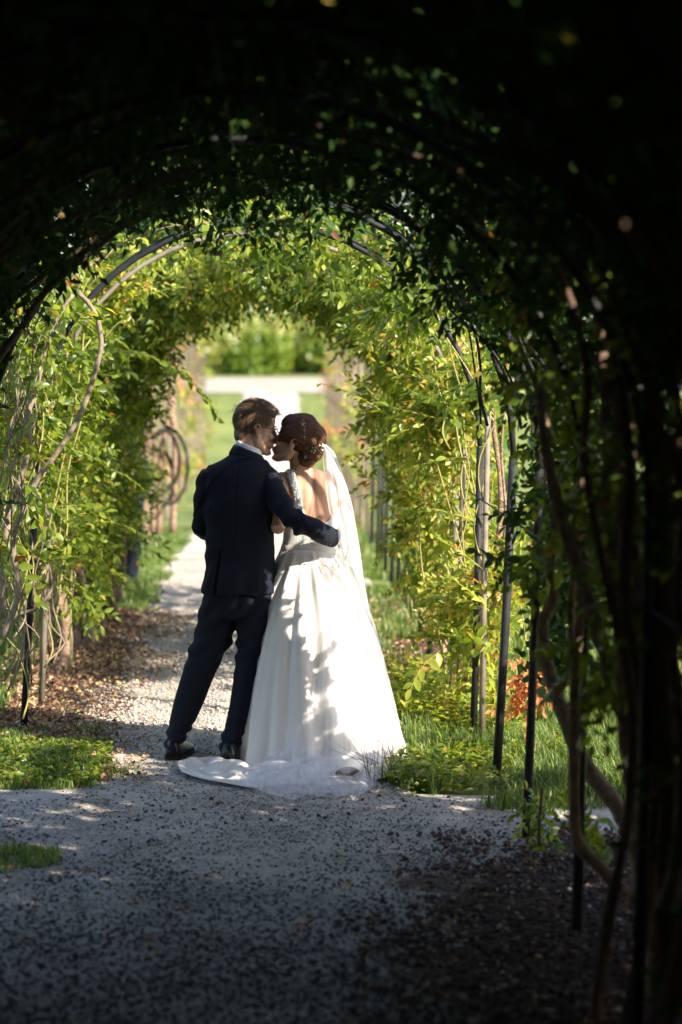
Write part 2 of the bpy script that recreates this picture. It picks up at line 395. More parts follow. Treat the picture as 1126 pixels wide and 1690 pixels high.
def sprig_tpl(seed, hi, n=9, length=1.0, leaf=.36):
    """a twig along +Y with alternate leaves; returns V,F"""
    r = np.random.default_rng(seed); lV, lF = leaf_tpl(hi, .44 + .1 * r.random())
    Vs = []; Fs = []; o = 0
    for i in range(n):
        t = (i + .6) / n; base = np.array([.05 * math.sin(t * 5 + seed), t * length, -.22 * t * t])
        side = 1 if i % 2 else -1
        if i == n - 1: side *= .2
        ang = math.radians(62 - 25 * t + r.normal(0, 12)) * side
        d = np.array([[math.sin(ang), math.cos(ang), r.normal(-.12, .22)]])
        R = rotmats(d, np.array([r.normal(0, .5)]))
        v, f = instance(lV, lF, base[None], R, np.array([leaf * (1 - .35 * t) * r.uniform(.8, 1.15)]))
        Vs.append(v); Fs.append(f + o); o += len(v)
    # stem: three-sided
    k = 5; sv = []; 
    for i in range(k + 1):
        t = i / k
        for a in (0, 2.1, 4.2): sv.append((.05 * math.sin(t * 5 + seed) + .009 * math.cos(a), t * length, -.22 * t * t + .009 * math.sin(a)))
    sf = []
    for i in range(k):
        for a in range(3):
            a2 = (a + 1) % 3; p = i * 3
            sf += [(p + a, p + a2, p + 3 + a2), (p + a, p + 3 + a2, p + 3 + a)]
    Vs.append(np.array(sv)); Fs.append(np.array(sf) + o)
    return np.concatenate(Vs), np.concatenate(Fs)
SPR_HI = [sprig_tpl(i, True) for i in range(6)]
SPR_LO = [sprig_tpl(20 + i, False) for i in range(5)]

SUNV = np.array(SUN)
def carve(p, couple=False):
    """True where a leaf at p would shade a spot that the photograph shows sunlit: the vines are thin there."""
    p = np.asarray(p, float); kill = np.zeros(len(p), bool)
    # surfaces of the couple as slanted planes Y = a + b z
    def on(a, b=0.0):
        t = (p[:, 1] - a - b * p[:, 2]) / (SUNV[1] - b * SUNV[2]); q = p - SUNV[None] * t[:, None]
        x = VPX + q[:, 0] * FPX / q[:, 1]; y = VPY + (CAMH - q[:, 2]) * FPX / q[:, 1]
        return x, y, (t > .02) & (q[:, 2] > 0), vnoise(np.c_[x, y * 1.3, x * 0], 1 / 17.0, 5)
    def box(x0, x1, y0, y1): return ok & (x > x0) & (x < x1) & (y > y0) & (y < y1)
    x, y, ok, nz = on(11.60, .34)                     # skirt
    kill |= box(545, 700, 880, 1235) & (nz > .14); kill |= box(462, 550, 890, 1060) & (nz > .28); kill |= box(480, 550, 1050, 1230) & (nz > .46)
    x, y, ok, nz = on(11.83)                          # veil, sleeve and jacket tail
    kill |= box(535, 620, 730, 930) & (nz > .16)
    arm = ok & (x > 428) & (x < 572) & (np.abs(y - np.interp(x, [430, 460, 490, 560], [785, 825, 862, 888])) < 34)
    kill |= arm & (nz > .42); kill |= box(396, 468, 912, 985) & (nz > .42)
    x, y, ok, nz = on(11.95)                          # bare back and heads
    kill |= box(458, 545, 765, 870) & (nz > .54); kill |= box(434, 474, 660, 706); kill |= box(462, 545, 680, 768) & (nz > .38)
    if couple: return kill
    # ground
    t = p[:, 2] / SUNV[2]; q = p - SUNV[None] * t[:, None]
    nz = vnoise(q * [1, .6, 0], 5.0, 8)
    kill |= (q[:, 0] > -1.7) & (q[:, 0] < .2) & (q[:, 1] > 12.1) & (q[:, 1] < 15.2) & (nz > .24)
    kill |= (q[:, 0] > -1.6) & (q[:, 0] < -.2) & (q[:, 1] > 11.15) & (q[:, 1] < 12.2) & (nz > .40)
    kill |= (q[:, 0] > .5) & (q[:, 0] < 1.6) & (q[:, 1] > 11.9) & (q[:, 1] < 14.5) & (nz > .38)
    kill |= (q[:, 0] > -1.2) & (q[:, 0] < .1) & (q[:, 1] > 7.2) & (q[:, 1] < 7.55) & (nz > .42)
    # left wall
    t = (p[:, 0] + 1.12) / SUNV[0]; q = p - SUNV[None] * t[:, None]
    nz = vnoise(q * [0, 1, 1], 4.0, 9)
    kill |= (t > .05) & (q[:, 1] > 11.9) & (q[:, 1] < 16.4) & (q[:, 2] > .2) & (q[:, 2] < 2.6) & (nz > .26)
    # the gap in the left vines through which the guest shows
    px = 450 + p[:, 0] * FPX / np.maximum(p[:, 1], .1); py = 600 + (CAMH - p[:, 2]) * FPX / np.maximum(p[:, 1], .1)
    far_ = (p[:, 1] > 13) & (p[:, 1] < 22.6)
    kill |= far_ & (((px - 231) / 25) ** 2 + ((py - 722) / 44) ** 2 < 1); kill |= far_ & (((px - 202) / 27) ** 2 + ((py - 915) / 56) ** 2 < 1); kill |= far_ & (((px - 222) / 12) ** 2 + ((py - 810) / 60) ** 2 < 1) & (vnoise(p, 12, 3) > .45)
    return kill

XL, XR, ZS = -1.33, 1.04, 1.53; XC = (XL + XR) / 2; RA = (XR - XL) / 2
def shell(side, s):
    """side -1 left / +1 right, s arc length from the foot; returns x,z,nx,nz (inward normal)"""
    s = np.asarray(s, float); up = s < ZS; a = np.clip((s - ZS) / RA, 0, math.pi / 2)
    x = np.where(up, (XR if side > 0 else XL), XC + side * RA * np.cos(a)); z = np.where(up, s, ZS + RA * np.sin(a))
    nx = np.where(up, -side, -side * np.cos(a)); nz = np.where(up, 0, -np.sin(a))
    return x, z, nx, nz
SMAX = ZS + RA * math.pi / 2

def make_foliage(pos, dirs, scale, tpls, rng):
    roll = rng.normal(0, .9, len(pos)); R = rotmats(dirs, roll); which = rng.integers(0, len(tpls), len(pos)); Vs = []; Fs = []; o = 0
    for k, (tv, tf) in enumerate(tpls):
        m_ = which == k
        if not m_.any(): continue
        v, f = instance(tv, tf, pos[m_], R[m_], scale[m_]); Vs.append(v); Fs.append(f + o); o += len(v)
    if not Vs: return np.zeros((0, 3)), np.zeros((0, 3), int)
    return np.concatenate(Vs), np.concatenate(Fs)
def shell_foliage(side, y0, y1, s0, s1, n, depth=(-.12, .40), size=(.16, .26), tpls=SPR_LO, seed=0, thin=0.0, thr=0.0, do_carve=True, bulk=.34):
    r = np.random.default_rng(seed); Y = r.uniform(y0, y1, n); s = r.uniform(s0, s1, n)
    x, z, nx, nz = shell(side, s)
    d = r.beta(1.6, 1.6, n) * (depth[1] - depth[0]) + depth[0]          # + is outward
    bulge = (vnoise(np.c_[x * 0 + side * 7, Y, s], 2.6, 31) - .5) * bulk
    d2 = d - bulge
    pos = np.c_[x - nx * d2, Y, z - nz * d2]
    keep = pos[:, 2] > .05
    if thr > 0: keep &= vnoise(pos, 2.2, 17) > thr
    if do_carve: keep &= ~carve(pos)
    pos = pos[keep]; nx = nx[keep]; nz = nz[keep]
    k = len(pos)
    dirs = r.normal(0, .75, (k, 3)) + np.c_[nx * .45, np.zeros(k), nz * .45] + np.array([0, -.15, -.28])
    return make_foliage(pos, dirs, r.uniform(size[0], size[1], k), tpls, r)
def outer_leaves(side, y0, y1, s0, s1, n, seed, depth=(.22, .55), size=(.12, .19)):
    r = np.random.default_rng(seed); Y = r.uniform(y0, y1, n); s = r.uniform(s0, s1, n)
    x, z, nx, nz = shell(side, s); d = r.uniform(depth[0], depth[1], n)
    pos = np.c_[x - nx * d, Y, z - nz * d]; keep = (pos[:, 2] > .03) & ~carve(pos); pos = pos[keep]; nx = nx[keep]; nz = nz[keep]; k = len(pos)
    # leaves lie roughly in the shell so that they overlap like tiles
    roll = r.normal(0, .5, k); tang = np.c_[-nz, r.normal(0, .9, k), nx] * np.array([1, 1, 1]); tang[:, 2] -= .2
    y = tang / np.linalg.norm(tang, axis=1, keepdims=True); zz = np.c_[-nx, np.zeros(k), -nz] + r.normal(0, .35, (k, 3))
    xx = np.cross(y, zz); xx /= np.linalg.norm(xx, axis=1, keepdims=True); zz = np.cross(xx, y); R = np.stack([xx, y, zz], axis=2)
    tv, tf = leaf_tpl(False, .75, .1, .1)
    return instance(tv, tf, pos, R, r.uniform(size[0], size[1], k))
def stuff_part(name, parts, mt, parent):
    Vs = []; Fs = []; o = 0
    for v, f in parts:
        Vs.append(v); Fs.append(f + o); o += len(v)
    if not Vs: return None
    ob = link(name, mesh_np(name, np.concatenate(Vs), np.concatenate(Fs)), mt, parent); ob['kind'] = 'stuff'; return ob

# leaf object used for the single leaves on the long shoots
lv, lf = leaf_tpl(True, .5); LEAF_ME = {}
for k in ('leaf', 'gold', 'dry', 'deep'):
    me = mesh_np('leaf', lv, lf); me.materials.append(M[k]); LEAF_ME[k] = me
def shoot(parent, pts, size=.075, mt='leaf', n=None, r0=.004, twig='twig', seed=0, droop=.3, n_fac=1.0):
    """a long leafy shoot: twig mesh with every leaf as a child object"""
    rr = random.Random(seed); path = smooth_path(pts, 5); m_ = len(path)
    tw = MB().tube(path, [r0 * (1 - .75 * i / (m_ - 1)) for i in range(m_)], 5).build('leafy_shoot', M[twig], parent)
    L_ = sum((path[i + 1] - path[i]).length for i in range(m_ - 1))
    n = n or max(5, int(L_ / .030 * n_fac))
    for i in range(n):
        t = (i + .5 + rr.uniform(-.2, .2)) / n * (m_ - 1); a = min(int(t), m_ - 2); p = path[a].lerp(path[a + 1], t - a); tg = (path[a + 1] - path[a]).normalized()
        side = 1 if i % 2 else -1
        lat = tg.cross(Vector((0, 0.25, 1))).normalized() * side
        d = (tg * rr.uniform(.35, .9) + lat * rr.uniform(.5, 1) + Vector((rr.uniform(-.3, .3), rr.uniform(-.5, .5), -droop * rr.random()))).normalized()
        o = bpy.data.objects.new('leaf', LEAF_ME[mt]); COL.objects.link(o); o.parent = tw
        R = rotmats(np.array([list(d)]), np.array([rr.gauss(0, .6)]))[0]
        sc = size * rr.uniform(.65, 1.15) * (1 - .35 * i / n)
        o.matrix_local = Matrix.Translation(p) @ Matrix(R.tolist()).to_4x4() @ Matrix.Scale(sc, 4)
    return tw
def stem(parent, pts, r0, r1, mt='bark', name='stem', n=8, seed=0, knob=.12):
    path = smooth_path(pts, 6); m_ = len(path); rr = random.Random(seed)
    rad = [(r0 + (r1 - r0) * i / (m_ - 1)) * (1 + rr.uniform(-knob, knob)) for i in range(m_)]
    mb = MB().tube(path, rad, n); return mb.build(name, M[mt], parent)

# ------------------------------------------------------------------ arches (metal hoops)
def arch(name, label, YL, YR, mt, rad=.018, group='metal hoops of the near tunnel', tiltL=.04, tiltR=.04, xl=XL, xr=XR, zs=ZS, rise=None, n=22, double=False):
    root = empty(name, ((xl + xr) / 2, (YL + YR) / 2, 0)); tag(root, label, 'arch', group)
    ox, oy = root.location.x, root.location.y; Ym = lambda u: YL + (YR - YL) * u
    def L_(p): return (p[0] - ox, p[1] - oy, p[2])
    for u, x, tl in ((0, xl, tiltL), (1, xr, tiltR)):
        p0 = (x, Ym(u), 0); p1 = (x + tl, Ym(u), zs)
        MB().tube([L_(p0), L_(((x + x + tl) / 2 + .004, Ym(u), zs / 2)), L_(p1)], rad, 8).build('post', mt, root)
    a0, a1 = xl + tiltL, xr + tiltR; rise = rise or (a1 - a0) / 2; c = (a0 + a1) / 2; rx = (a1 - a0) / 2
    pts = []
    for i in range(n + 1):
        th = math.pi * (1 - i / n); pts.append(L_((c + rx * math.cos(th), Ym(i / n), zs + .003 + rise * math.sin(th))))
    MB().tube(pts, rad * .72, 8, ax=(0, 1, 0)).build('hoop_bar', mt, root)
    if double:
        pts2 = [(p[0], p[1] + .10, p[2] + .03) for p in pts]
        MB().tube(pts2, rad * .45, 6, ax=(0, 1, 0)).build('hoop_bar', mt, root)
    return root
near = [(5.4, 5.4), (6.9, 6.9), (8.26, 8.28), (9.9, 9.97), (11.2, 11.32), (13.0, 12.62), (14.03, 14.2), (16.1, 16.18), (18.1, 18.22), (20.2, 20.32), (22.4, 22.6), (24.4, 24.4), (17.15, 17.2), (19.15, 19.25), (21.3, 21.4), (23.4, 23.5), (25.6, 25.7)]
labs = {8.26: 'dark metal hoop whose right post stands by the nearest trunks', 9.9: 'dark metal hoop whose right post stands in the gravel at the crossing',
        11.2: 'blue grey metal hoop whose tall bare right post rises from the grass', 13.0: 'dark double metal hoop curving over bright leaves with leaning left post',
        14.03: 'metal hoop whose thin left post stands beside the pale vine trunk', 16.1: 'dark metal hoop with right post just behind the bride\'s skirt',
        18.1: 'dark metal hoop second behind the bride on the right', 20.2: 'dark metal hoop third behind the bride on the right',
        22.4: 'dark metal hoop standing by the half hidden guest', 24.4: 'dark metal hoop standing just left of the looped stems', 17.15: 'thin dark hoop between the first and second posts behind the bride', 19.15: 'thin dark hoop between the second and third posts behind the bride', 21.3: 'thin dark hoop just past the third post behind the bride', 23.4: 'thin dark hoop beyond the half hidden guest', 25.6: 'last dark metal hoop before the bare grey trellis'}
for (a, b) in near:
    tl = {13.0: .085, 14.03: .05}.get(a, .03); trr = {11.2: .075, 8.26: .02, 9.9: .05, 16.1: .05}.get(a, .03)
    arch('metal_arch', labs.get(a) or ({-3: 'metal hoop behind the camera, unseen', 0: 'metal hoop over the camera, lost in black leaves', 3: 'nearest metal hoop, lost in the black leaves', 5.4: 'metal hoop in the black canopy at the very top', 6.9: 'metal hoop in the dark canopy beside the right edge trunks'}[a]), a, b, M['pipe'] if a not in (14.03,) else M['pipe_pale'], .0185 if a != 11.2 else .021, tiltL=tl, tiltR=trr, double=(a in (13.0, 11.2, 9.9)))
# wooden stake beside the lit right foliage
for px, py, Y, lab in ((795, 1228, None, 'pale weathered stake under the golden leaves on the right'), (757, 1185, None, 'thin grey stake among the low golden leaves')):
    g0 = G(px, py); o = MB().tube([(0, 0, 0), (.01, 0, .8), (.03, .02, 1.75)], [.017, .016, .015], 7).build('stake', M['pipe_pale'], None, loc=g0); tag(o, lab, 'stake')
# horizontal wires
for k, (x, z, lab) in enumerate(((XC, ZS + RA + .02, 'ridge wire running along the top of the dark tunnel'), (XR + .02, 1.28, 'thin wire tying the right posts together at chest height'), (XL - .01, 1.28, 'thin wire tying the left posts together at chest height'))):
    o = MB().tube([(x, -3, z), (x + .01, 10, z - .02), (x, 24.4, z)], .004, 5).build('wire', M['pipe'], None); tag(o, lab, 'wire')

# far trellis: taller hoops with closely set bars
ZF, RF = 2.34, 1.06
bar_me = MB().tube([(0, 0, 0.0), (0, 0, ZF)], .006, 5, cap=False).mesh('bar')
bar_me.materials.append(M['iron'])
first = None
for k in range(9):
    Y = 27.0 + k * 2.5
    lab = ['nearest', 'second', 'third', 'fourth', 'fifth', 'sixth', 'seventh', 'eighth', 'ninth', 'tenth', 'farthest'][k] + ' grey iron hoop of the bare far trellis'
    root = empty('iron_arch', (0, Y, 0)); tag(root, lab, 'arch', 'iron hoops of the far trellis')
    if first is None:
        for x in (XL, XR):
            MB().tube([(x, 0, 0), (x, 0, ZF)], .015, 6).build('post', M['iron'], root)
        pts = [(XC + RA * math.cos(math.pi * (1 - i / 20)), 0, ZF + .003 + RF * math.sin(math.pi * i / 20)) for i in range(21)]
        MB().tube(pts, .028, 6, ax=(0, 1, 0)).build('hoop_bar', M['iron'], root)
        for x in (XL, XR):
            for z in (.35, 1.3, ZF): MB().tube([(x, 0.02, z), (x, 2.47, z)], .008, 5).build('rail', M['iron'], root)
        for x in (XL, XR):
            for j in range(1, 3):
                o = bpy.data.objects.new('bar', bar_me); COL.objects.link(o); o.parent = root; o.location = (x, j * .83, 0)
        first = root
    else:
        for ch in list(first.children):
            c = ch.copy(); COL.objects.link(c); c.parent = root

# ------------------------------------------------------------------ vines
def vine(name, label, side, y0, y1, inner=0, outer=0, s0=0.0, s1=SMAX, mt='deep', tpls=SPR_LO, seed=0, thin=0.0, size=(.16, .26), depth=(-.12, .4), odepth=(.22, .55), osize=(.12, .19), group='climbing rose vines over the tunnel', s_mid=None, cat='vine', bulk=.34):
    root = empty(name, (0, 0, 0)); tag(root, label, cat, group)
    parts = []
    if inner: parts.append(shell_foliage(side, y0, y1, s0, s1, int(inner * (y1 - y0) * (s1 - s0)), depth, size, tpls, seed, thr=thin, bulk=bulk))
    if parts: stuff_part('foliage', parts, M[mt], root)
    if outer: stuff_part('outer_shade_foliage', [outer_leaves(side, y0, y1, s0, s1, int(outer * (y1 - y0) * (s1 - s0)), seed + 50, odepth, osize)], M['outer'], root)  # dark outer layer added to stop light coming through the canopy
    return root
def woody(root, side, ys, seed, mt='bark_dark', r=.022, s1=SMAX, n=3, s0=0.0, off=-.02, lean=.5):
    rr = random.Random(seed)
    for y in ys:
        for k in range(n):
            pts = []; y_ = y + rr.uniform(-.12, .12); o_ = off + rr.uniform(-.04, .1); ph = rr.uniform(0, 6); e = s1 * rr.uniform(.75, 1.0)
            for i in range(9):
                s_ = s0 + (e - s0) * i / 8; x, z, nx, nz = shell(side, [s_]); q = o_ + .05 * math.sin(ph + s_ * 4)
                pts.append((float(x[0] - nx[0] * q), y_ + .10 * math.sin(ph * 2 + s_ * 3) + lean * rr.uniform(-.2, .2) * s_, float(z[0] - nz[0] * q)))
            stem(root, pts, r * rr.uniform(.6, 1.2), r * .3, mt, seed=rr.random())
# canopy close to the camera: all but black
for k, (side, y0, y1, n, lab) in enumerate((
    (-1, -8, 0, 0, 'vine roofing the tunnel behind the camera on the left side'), (1, -8, 0, 0, 'vine roofing the tunnel behind the camera on the right side'),
    (-1, 0, 4, 0, 'black leafy vine over the top left corner nearest the camera'), (1, 0, 4, 0, 'black leafy vine over the top right corner nearest the camera'))):
    v = vine('rose_vine', lab, side, y0, y1, 0, 700, seed=100 + k, odepth=(.05, .55), osize=(.17, .26))
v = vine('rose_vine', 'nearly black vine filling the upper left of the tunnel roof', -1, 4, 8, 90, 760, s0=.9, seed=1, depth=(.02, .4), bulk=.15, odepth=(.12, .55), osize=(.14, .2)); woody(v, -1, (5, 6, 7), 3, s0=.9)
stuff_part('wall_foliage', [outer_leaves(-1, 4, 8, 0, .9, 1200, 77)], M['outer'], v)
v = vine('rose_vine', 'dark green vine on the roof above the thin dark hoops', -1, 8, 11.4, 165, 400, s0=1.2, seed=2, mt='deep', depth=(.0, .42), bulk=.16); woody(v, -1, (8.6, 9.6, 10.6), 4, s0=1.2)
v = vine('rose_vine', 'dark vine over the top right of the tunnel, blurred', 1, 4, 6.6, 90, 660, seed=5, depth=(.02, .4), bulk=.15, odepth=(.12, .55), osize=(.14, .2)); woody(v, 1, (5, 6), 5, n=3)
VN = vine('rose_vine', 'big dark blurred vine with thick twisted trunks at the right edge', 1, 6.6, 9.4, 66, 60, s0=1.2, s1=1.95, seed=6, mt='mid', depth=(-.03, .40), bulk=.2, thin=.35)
v = vine('rose_vine', 'dark vine hanging over the crossing from the roof on the right', 1, 9.4, 11.4, 150, 400, s0=1.95, seed=7, mt='deep', depth=(.0, .42), bulk=.16); woody(v, 1, (9.8, 10.8), 8, 'bark_shade', s0=1.7, r=.008)
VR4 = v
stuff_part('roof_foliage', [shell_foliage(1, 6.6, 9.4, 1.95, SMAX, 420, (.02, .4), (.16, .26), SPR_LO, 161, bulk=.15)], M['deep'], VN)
stuff_part('roof_shade_leaves', [outer_leaves(1, 6.6, 9.4, 1.95, SMAX, 1900, 162)], M['outer'], VN)  # outer leaves added to keep the near roof dark

# lit vines in focus
VL1 = vine('rose_vine', 'sunlit green vine at the left edge with long curved bare branch', -1, 12.0, 13.3, 85, 10, s0=.95, seed=8, mt='leaf', tpls=SPR_HI, size=(.12, .33), thin=.42, depth=(-.16, .3))
VL2 = vine('rose_vine', 'sunlit vine climbing a pale trunk beside the thin left post', -1, 13.3, 16.0, 105, 12, s0=.6, seed=9, mt='leaf', tpls=SPR_HI, size=(.12, .32), thin=.42, depth=(-.18, .3))
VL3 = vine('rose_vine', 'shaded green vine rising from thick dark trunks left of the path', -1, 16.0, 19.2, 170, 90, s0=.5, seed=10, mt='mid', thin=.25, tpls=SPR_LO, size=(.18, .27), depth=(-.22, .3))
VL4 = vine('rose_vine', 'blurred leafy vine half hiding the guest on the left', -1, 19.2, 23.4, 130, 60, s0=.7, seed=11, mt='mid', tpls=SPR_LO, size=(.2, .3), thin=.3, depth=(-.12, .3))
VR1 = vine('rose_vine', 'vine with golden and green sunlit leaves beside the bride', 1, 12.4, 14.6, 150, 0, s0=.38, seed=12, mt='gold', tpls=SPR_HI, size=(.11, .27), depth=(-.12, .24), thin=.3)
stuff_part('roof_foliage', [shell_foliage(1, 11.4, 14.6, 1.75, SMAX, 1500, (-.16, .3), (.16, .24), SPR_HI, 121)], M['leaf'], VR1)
VR2 = vine('rose_vine', 'green vine behind the golden leaves with long arching shoots', 1, 14.6, 17.2, 150, 15, s0=.75, seed=13, mt='leaf', tpls=SPR_HI, size=(.17, .25), thin=.3, depth=(-.12, .3))
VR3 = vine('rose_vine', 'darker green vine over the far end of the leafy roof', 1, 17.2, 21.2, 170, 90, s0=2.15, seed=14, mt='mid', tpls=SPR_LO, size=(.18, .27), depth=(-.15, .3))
stuff_part('roof_shade_leaves', [outer_leaves(1, 15.3, 19.5, 1.6, SMAX, 1500, 141)], M['outer'], VR3)  # outer leaves added to keep the far left wall in shade

r_ = np.random.default_rng(5)
for side, xw, nm in ((1, XR, 'sparse yellowing climber on the right side of the far trellis'), (-1, XL, 'sparse brown climber on the left side of the far trellis')):
    root = empty('climbing_plant', (0, 0, 0)); tag(root, nm, 'climber', 'climbers on the far trellis')
    for mt_, n_, sd in (('gold', 230, 1), ('dry', 30, 2)):
        y_ = r_.uniform(25.5, 47, n_); z_ = r_.beta(1.2, 1.1, n_) * 2.5 + .1; p = np.c_[xw + r_.normal(0, .07, n_), y_, z_]; p = p[vnoise(p, .8, 21 + sd) > .42]
        # over the arch as well
        m2 = n_ ; th = r_.uniform(0, math.pi / 2, m2); q = np.c_[XC + side * RA * np.cos(th), r_.uniform(26, 47, m2), ZF + RF * np.sin(th)] + r_.normal(0, .06, (m2, 3)); q = q[vnoise(q, .7, 41 + sd) > .45]
        p = np.concatenate([p, q]); d = r_.normal(0, .8, (len(p), 3)) + [0, 0, -.2]
        stuff_part('foliage', [make_foliage(p, d, r_.uniform(.2, .34, len(p)), SPR_LO, r_)], M[mt_], root)
    for k in range(9):
        y0 = 26 + k * 2.4; stem(root, [(xw, y0, 0), (xw + .03, y0 + .2, .9), (xw - .02, y0 + .1, 1.7), (xw, y0 + .3, ZF), (XC + side * RA * .75, y0 + .5, ZF + .7), (XC + side * RA * .3, y0 + .4, ZF + 1.02)], .022, .012, 'bark_pale', seed=k)
# extra clusters where the photograph shows the foliage bulging inwards
def cluster(parent, blobs, mt, seed, hi=True, name='foliage', size=(.15, .23), dens=1.0):
    r = np.random.default_rng(seed); parts = []
    for (px, py, Y, rp, dep, n) in blobs:
        c = np.array(W(px, py, Y)); R_ = rp * Y / FPX; k = int(n * dens)
        p = r.normal(0, .45, (k, 3)) * np.array([R_, dep, R_]) + c
        p = p[(p[:, 2] > .04) & ~carve(p)]
        d = r.normal(0, .7, (len(p), 3)) + np.array([-.1 if c[0] > 0 else .1, -.2, -.25])
        parts.append(make_foliage(p, d, r.uniform(size[0], size[1], len(p)), SPR_HI if hi else SPR_LO, r))
    return stuff_part(name, parts, M[mt], parent)
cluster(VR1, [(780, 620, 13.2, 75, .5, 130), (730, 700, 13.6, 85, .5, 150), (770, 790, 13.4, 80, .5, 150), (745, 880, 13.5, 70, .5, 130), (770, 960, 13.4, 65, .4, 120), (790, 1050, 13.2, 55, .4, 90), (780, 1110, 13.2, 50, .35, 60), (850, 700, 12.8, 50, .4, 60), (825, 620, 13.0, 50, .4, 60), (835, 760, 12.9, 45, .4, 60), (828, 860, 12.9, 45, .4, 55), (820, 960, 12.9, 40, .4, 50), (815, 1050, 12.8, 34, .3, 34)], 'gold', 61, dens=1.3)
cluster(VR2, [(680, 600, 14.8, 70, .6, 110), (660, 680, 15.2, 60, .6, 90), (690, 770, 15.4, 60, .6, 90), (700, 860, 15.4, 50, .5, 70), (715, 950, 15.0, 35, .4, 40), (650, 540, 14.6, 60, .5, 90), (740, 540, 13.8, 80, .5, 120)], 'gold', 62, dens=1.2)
cluster(VL2, [(170, 600, 14.5, 70, .6, 120), (150, 720, 14.6, 60, .6, 100), (160, 820, 14.8, 60, .6, 90), (170, 900, 15.0, 50, .5, 70), (90, 650, 14.0, 70, .6, 90), (150, 990, 14.6, 28, .3, 26), (200, 530, 14.6, 70, .5, 110)], 'leaf', 63, dens=.65)
cluster(VL3, [(235, 560, 17.0, 60, .7, 120), (215, 660, 17.2, 50, .7, 100), (205, 780, 17.4, 45, .6, 80), (190, 870, 17.6, 40, .5, 60), (250, 500, 16.5, 60, .6, 110)], 'leaf', 64, hi=False, size=(.18, .26))
cluster(VL1, [(30, 560, 12.9, 80, .4, 80), (20, 700, 12.9, 60, .4, 60), (60, 900, 13.2, 70, .3, 40), (60, 780, 13.2, 50, .3, 40)], 'leaf', 65, dens=.7)
# roof fringe between the hoops, leaves catching light over the opening
cluster(VL2, [(150, 470, 14.4, 60, .5, 90), (220, 450, 14.8, 60, .6, 100), (300, 430, 15.2, 60, .7, 110), (370, 430, 15.6, 60, .7, 110), (330, 470, 16.5, 50, .6, 70)], 'gold', 66)
cluster(VR2, [(440, 430, 15.6, 60, .7, 110), (510, 440, 15.4, 60, .7, 110), (580, 455, 15.0, 60, .7, 110), (640, 480, 14.8, 60, .6, 110), (600, 500, 16.5, 50, .6, 80)], 'leaf', 67)
# near dark mass, right
cluster(VN, [(960, 620, 8.2, 90, .5, 70), (1000, 800, 8.0, 70, .5, 60), (1040, 980, 7.8, 80, .5, 60), (1080, 700, 7.4, 90, .5, 80), (1100, 1150, 7.6, 60, .4, 30), (960, 480, 8.6, 80, .5, 70), (870, 440, 9.2, 70, .5, 60), (985, 1090, 8.0, 50, .4, 26), (1110, 500, 7, 90, .5, 90), (1110, 900, 7.2, 60, .5, 60)], 'mid', 68, hi=False, size=(.17, .24), dens=.6)
cluster(VR4, [(860, 830, 9.9, 40, .3, 14), (850, 930, 9.9, 35, .3, 8), (720, 470, 10.6, 50, .4, 34), (650, 490, 10.8, 30, .3, 12), (780, 500, 10.4, 50, .4, 34), (860, 600, 10.1, 40, .3, 18), (885, 730, 9.9, 30, .3, 12)], 'deep', 69, hi=True, size=(.13, .2))
cluster(VR4, [(720, 370, 10.8, 60, .4, 60), (800, 430, 10.4, 60, .4, 60), (620, 340, 11.0, 60, .4, 50), (520, 325, 11.1, 60, .4, 50), (400, 325, 11.2, 60, .4, 50), (860, 520, 10.1, 50, .3, 45)], 'deep', 72, hi=True, size=(.14, .22))
cluster(VN, [(893, 1345, 9.7, 22, .2, 12), (985, 1370, 8.6, 30, .2, 10)], 'leaf', 70, hi=True, size=(.10, .16))
dryv = cluster(VR1, [(878, 1120, 11.9, 20, .1, 34), (868, 1165, 11.9, 13, .08, 16), (800, 655, 12.9, 22, .15, 14), (745, 830, 13.0, 14, .1, 8), (775, 640, 13.0, 12, .1, 6), (742, 880, 12.9, 12, .1, 6)], 'dry', 71, name='withered_leaves', size=(.12, .18))

def wp(L_, Y): return [W(a, b, Y + (c[0] if c else 0)) for a, b, *c in L_]
# left branches (the long bare loop and its partner)
stem(VL1, wp([(4, 1050), (30, 980), (22, 900), (36, 846), (62, 790), (89, 754), (120, 706), (142, 661), (158, 610), (167, 573), (165, 545), (160, 523), (146, 500), (130, 484)], 12.35), .016, .011, 'bark_pale', 'branch', knob=.06)
stem(VL1, wp([(2, 1020), (8, 930), (15, 850), (28, 805), (39, 775), (48, 722), (47, 680), (62, 640), (71, 598), (96, 523), (121, 486)], 12.5), .022, .010, 'bark_pale', 'branch', knob=.08)
stem(VL1, wp([(48, 722), (64, 690), (67, 650), (60, 610), (45, 570), (36, 545)], 13.05), .008, .004, 'bark', 'branch')
stem(VL1, wp([(0, 1045), (28, 1015), (60, 1005), (84, 975), (92, 940)], 12.85), .012, .006, 'bark_pale', 'branch')
for k, L_ in enumerate(([(60, 1000), (75, 900), (100, 780), (128, 640), (140, 540)], [(20, 870), (30, 700), (55, 560), (80, 480)], [(52, 980), (70, 860), (78, 760), (90, 600), (120, 500)], [(95, 1000), (110, 880), (112, 780), (135, 690)], [(5, 700), (40, 660), (90, 640), (150, 560)])):
    stem(VL1, wp(L_, 13.2 + .12 * k), .006, .004, 'twig', 'cane', 6)
stem(VL2, [G(100, 1112)] + wp([(110, 1080), (108, 1030), (100, 985), (104, 900), (98, 840), (110, 760), (120, 680), (112, 600), (140, 520)], 15.6), .045, .015, 'bark', 'trunk', knob=.15)
stem(VL2, [G(88, 1100)] + wp([(82, 1060), (78, 1000), (85, 930), (80, 840)], 15.5), .022, .012, 'bark', 'trunk')
stem(VL2, wp([(118, 1105), (117, 980), (122, 860), (135, 760), (150, 640)], 15.4), .007, .005, 'twig', 'cane', 6)
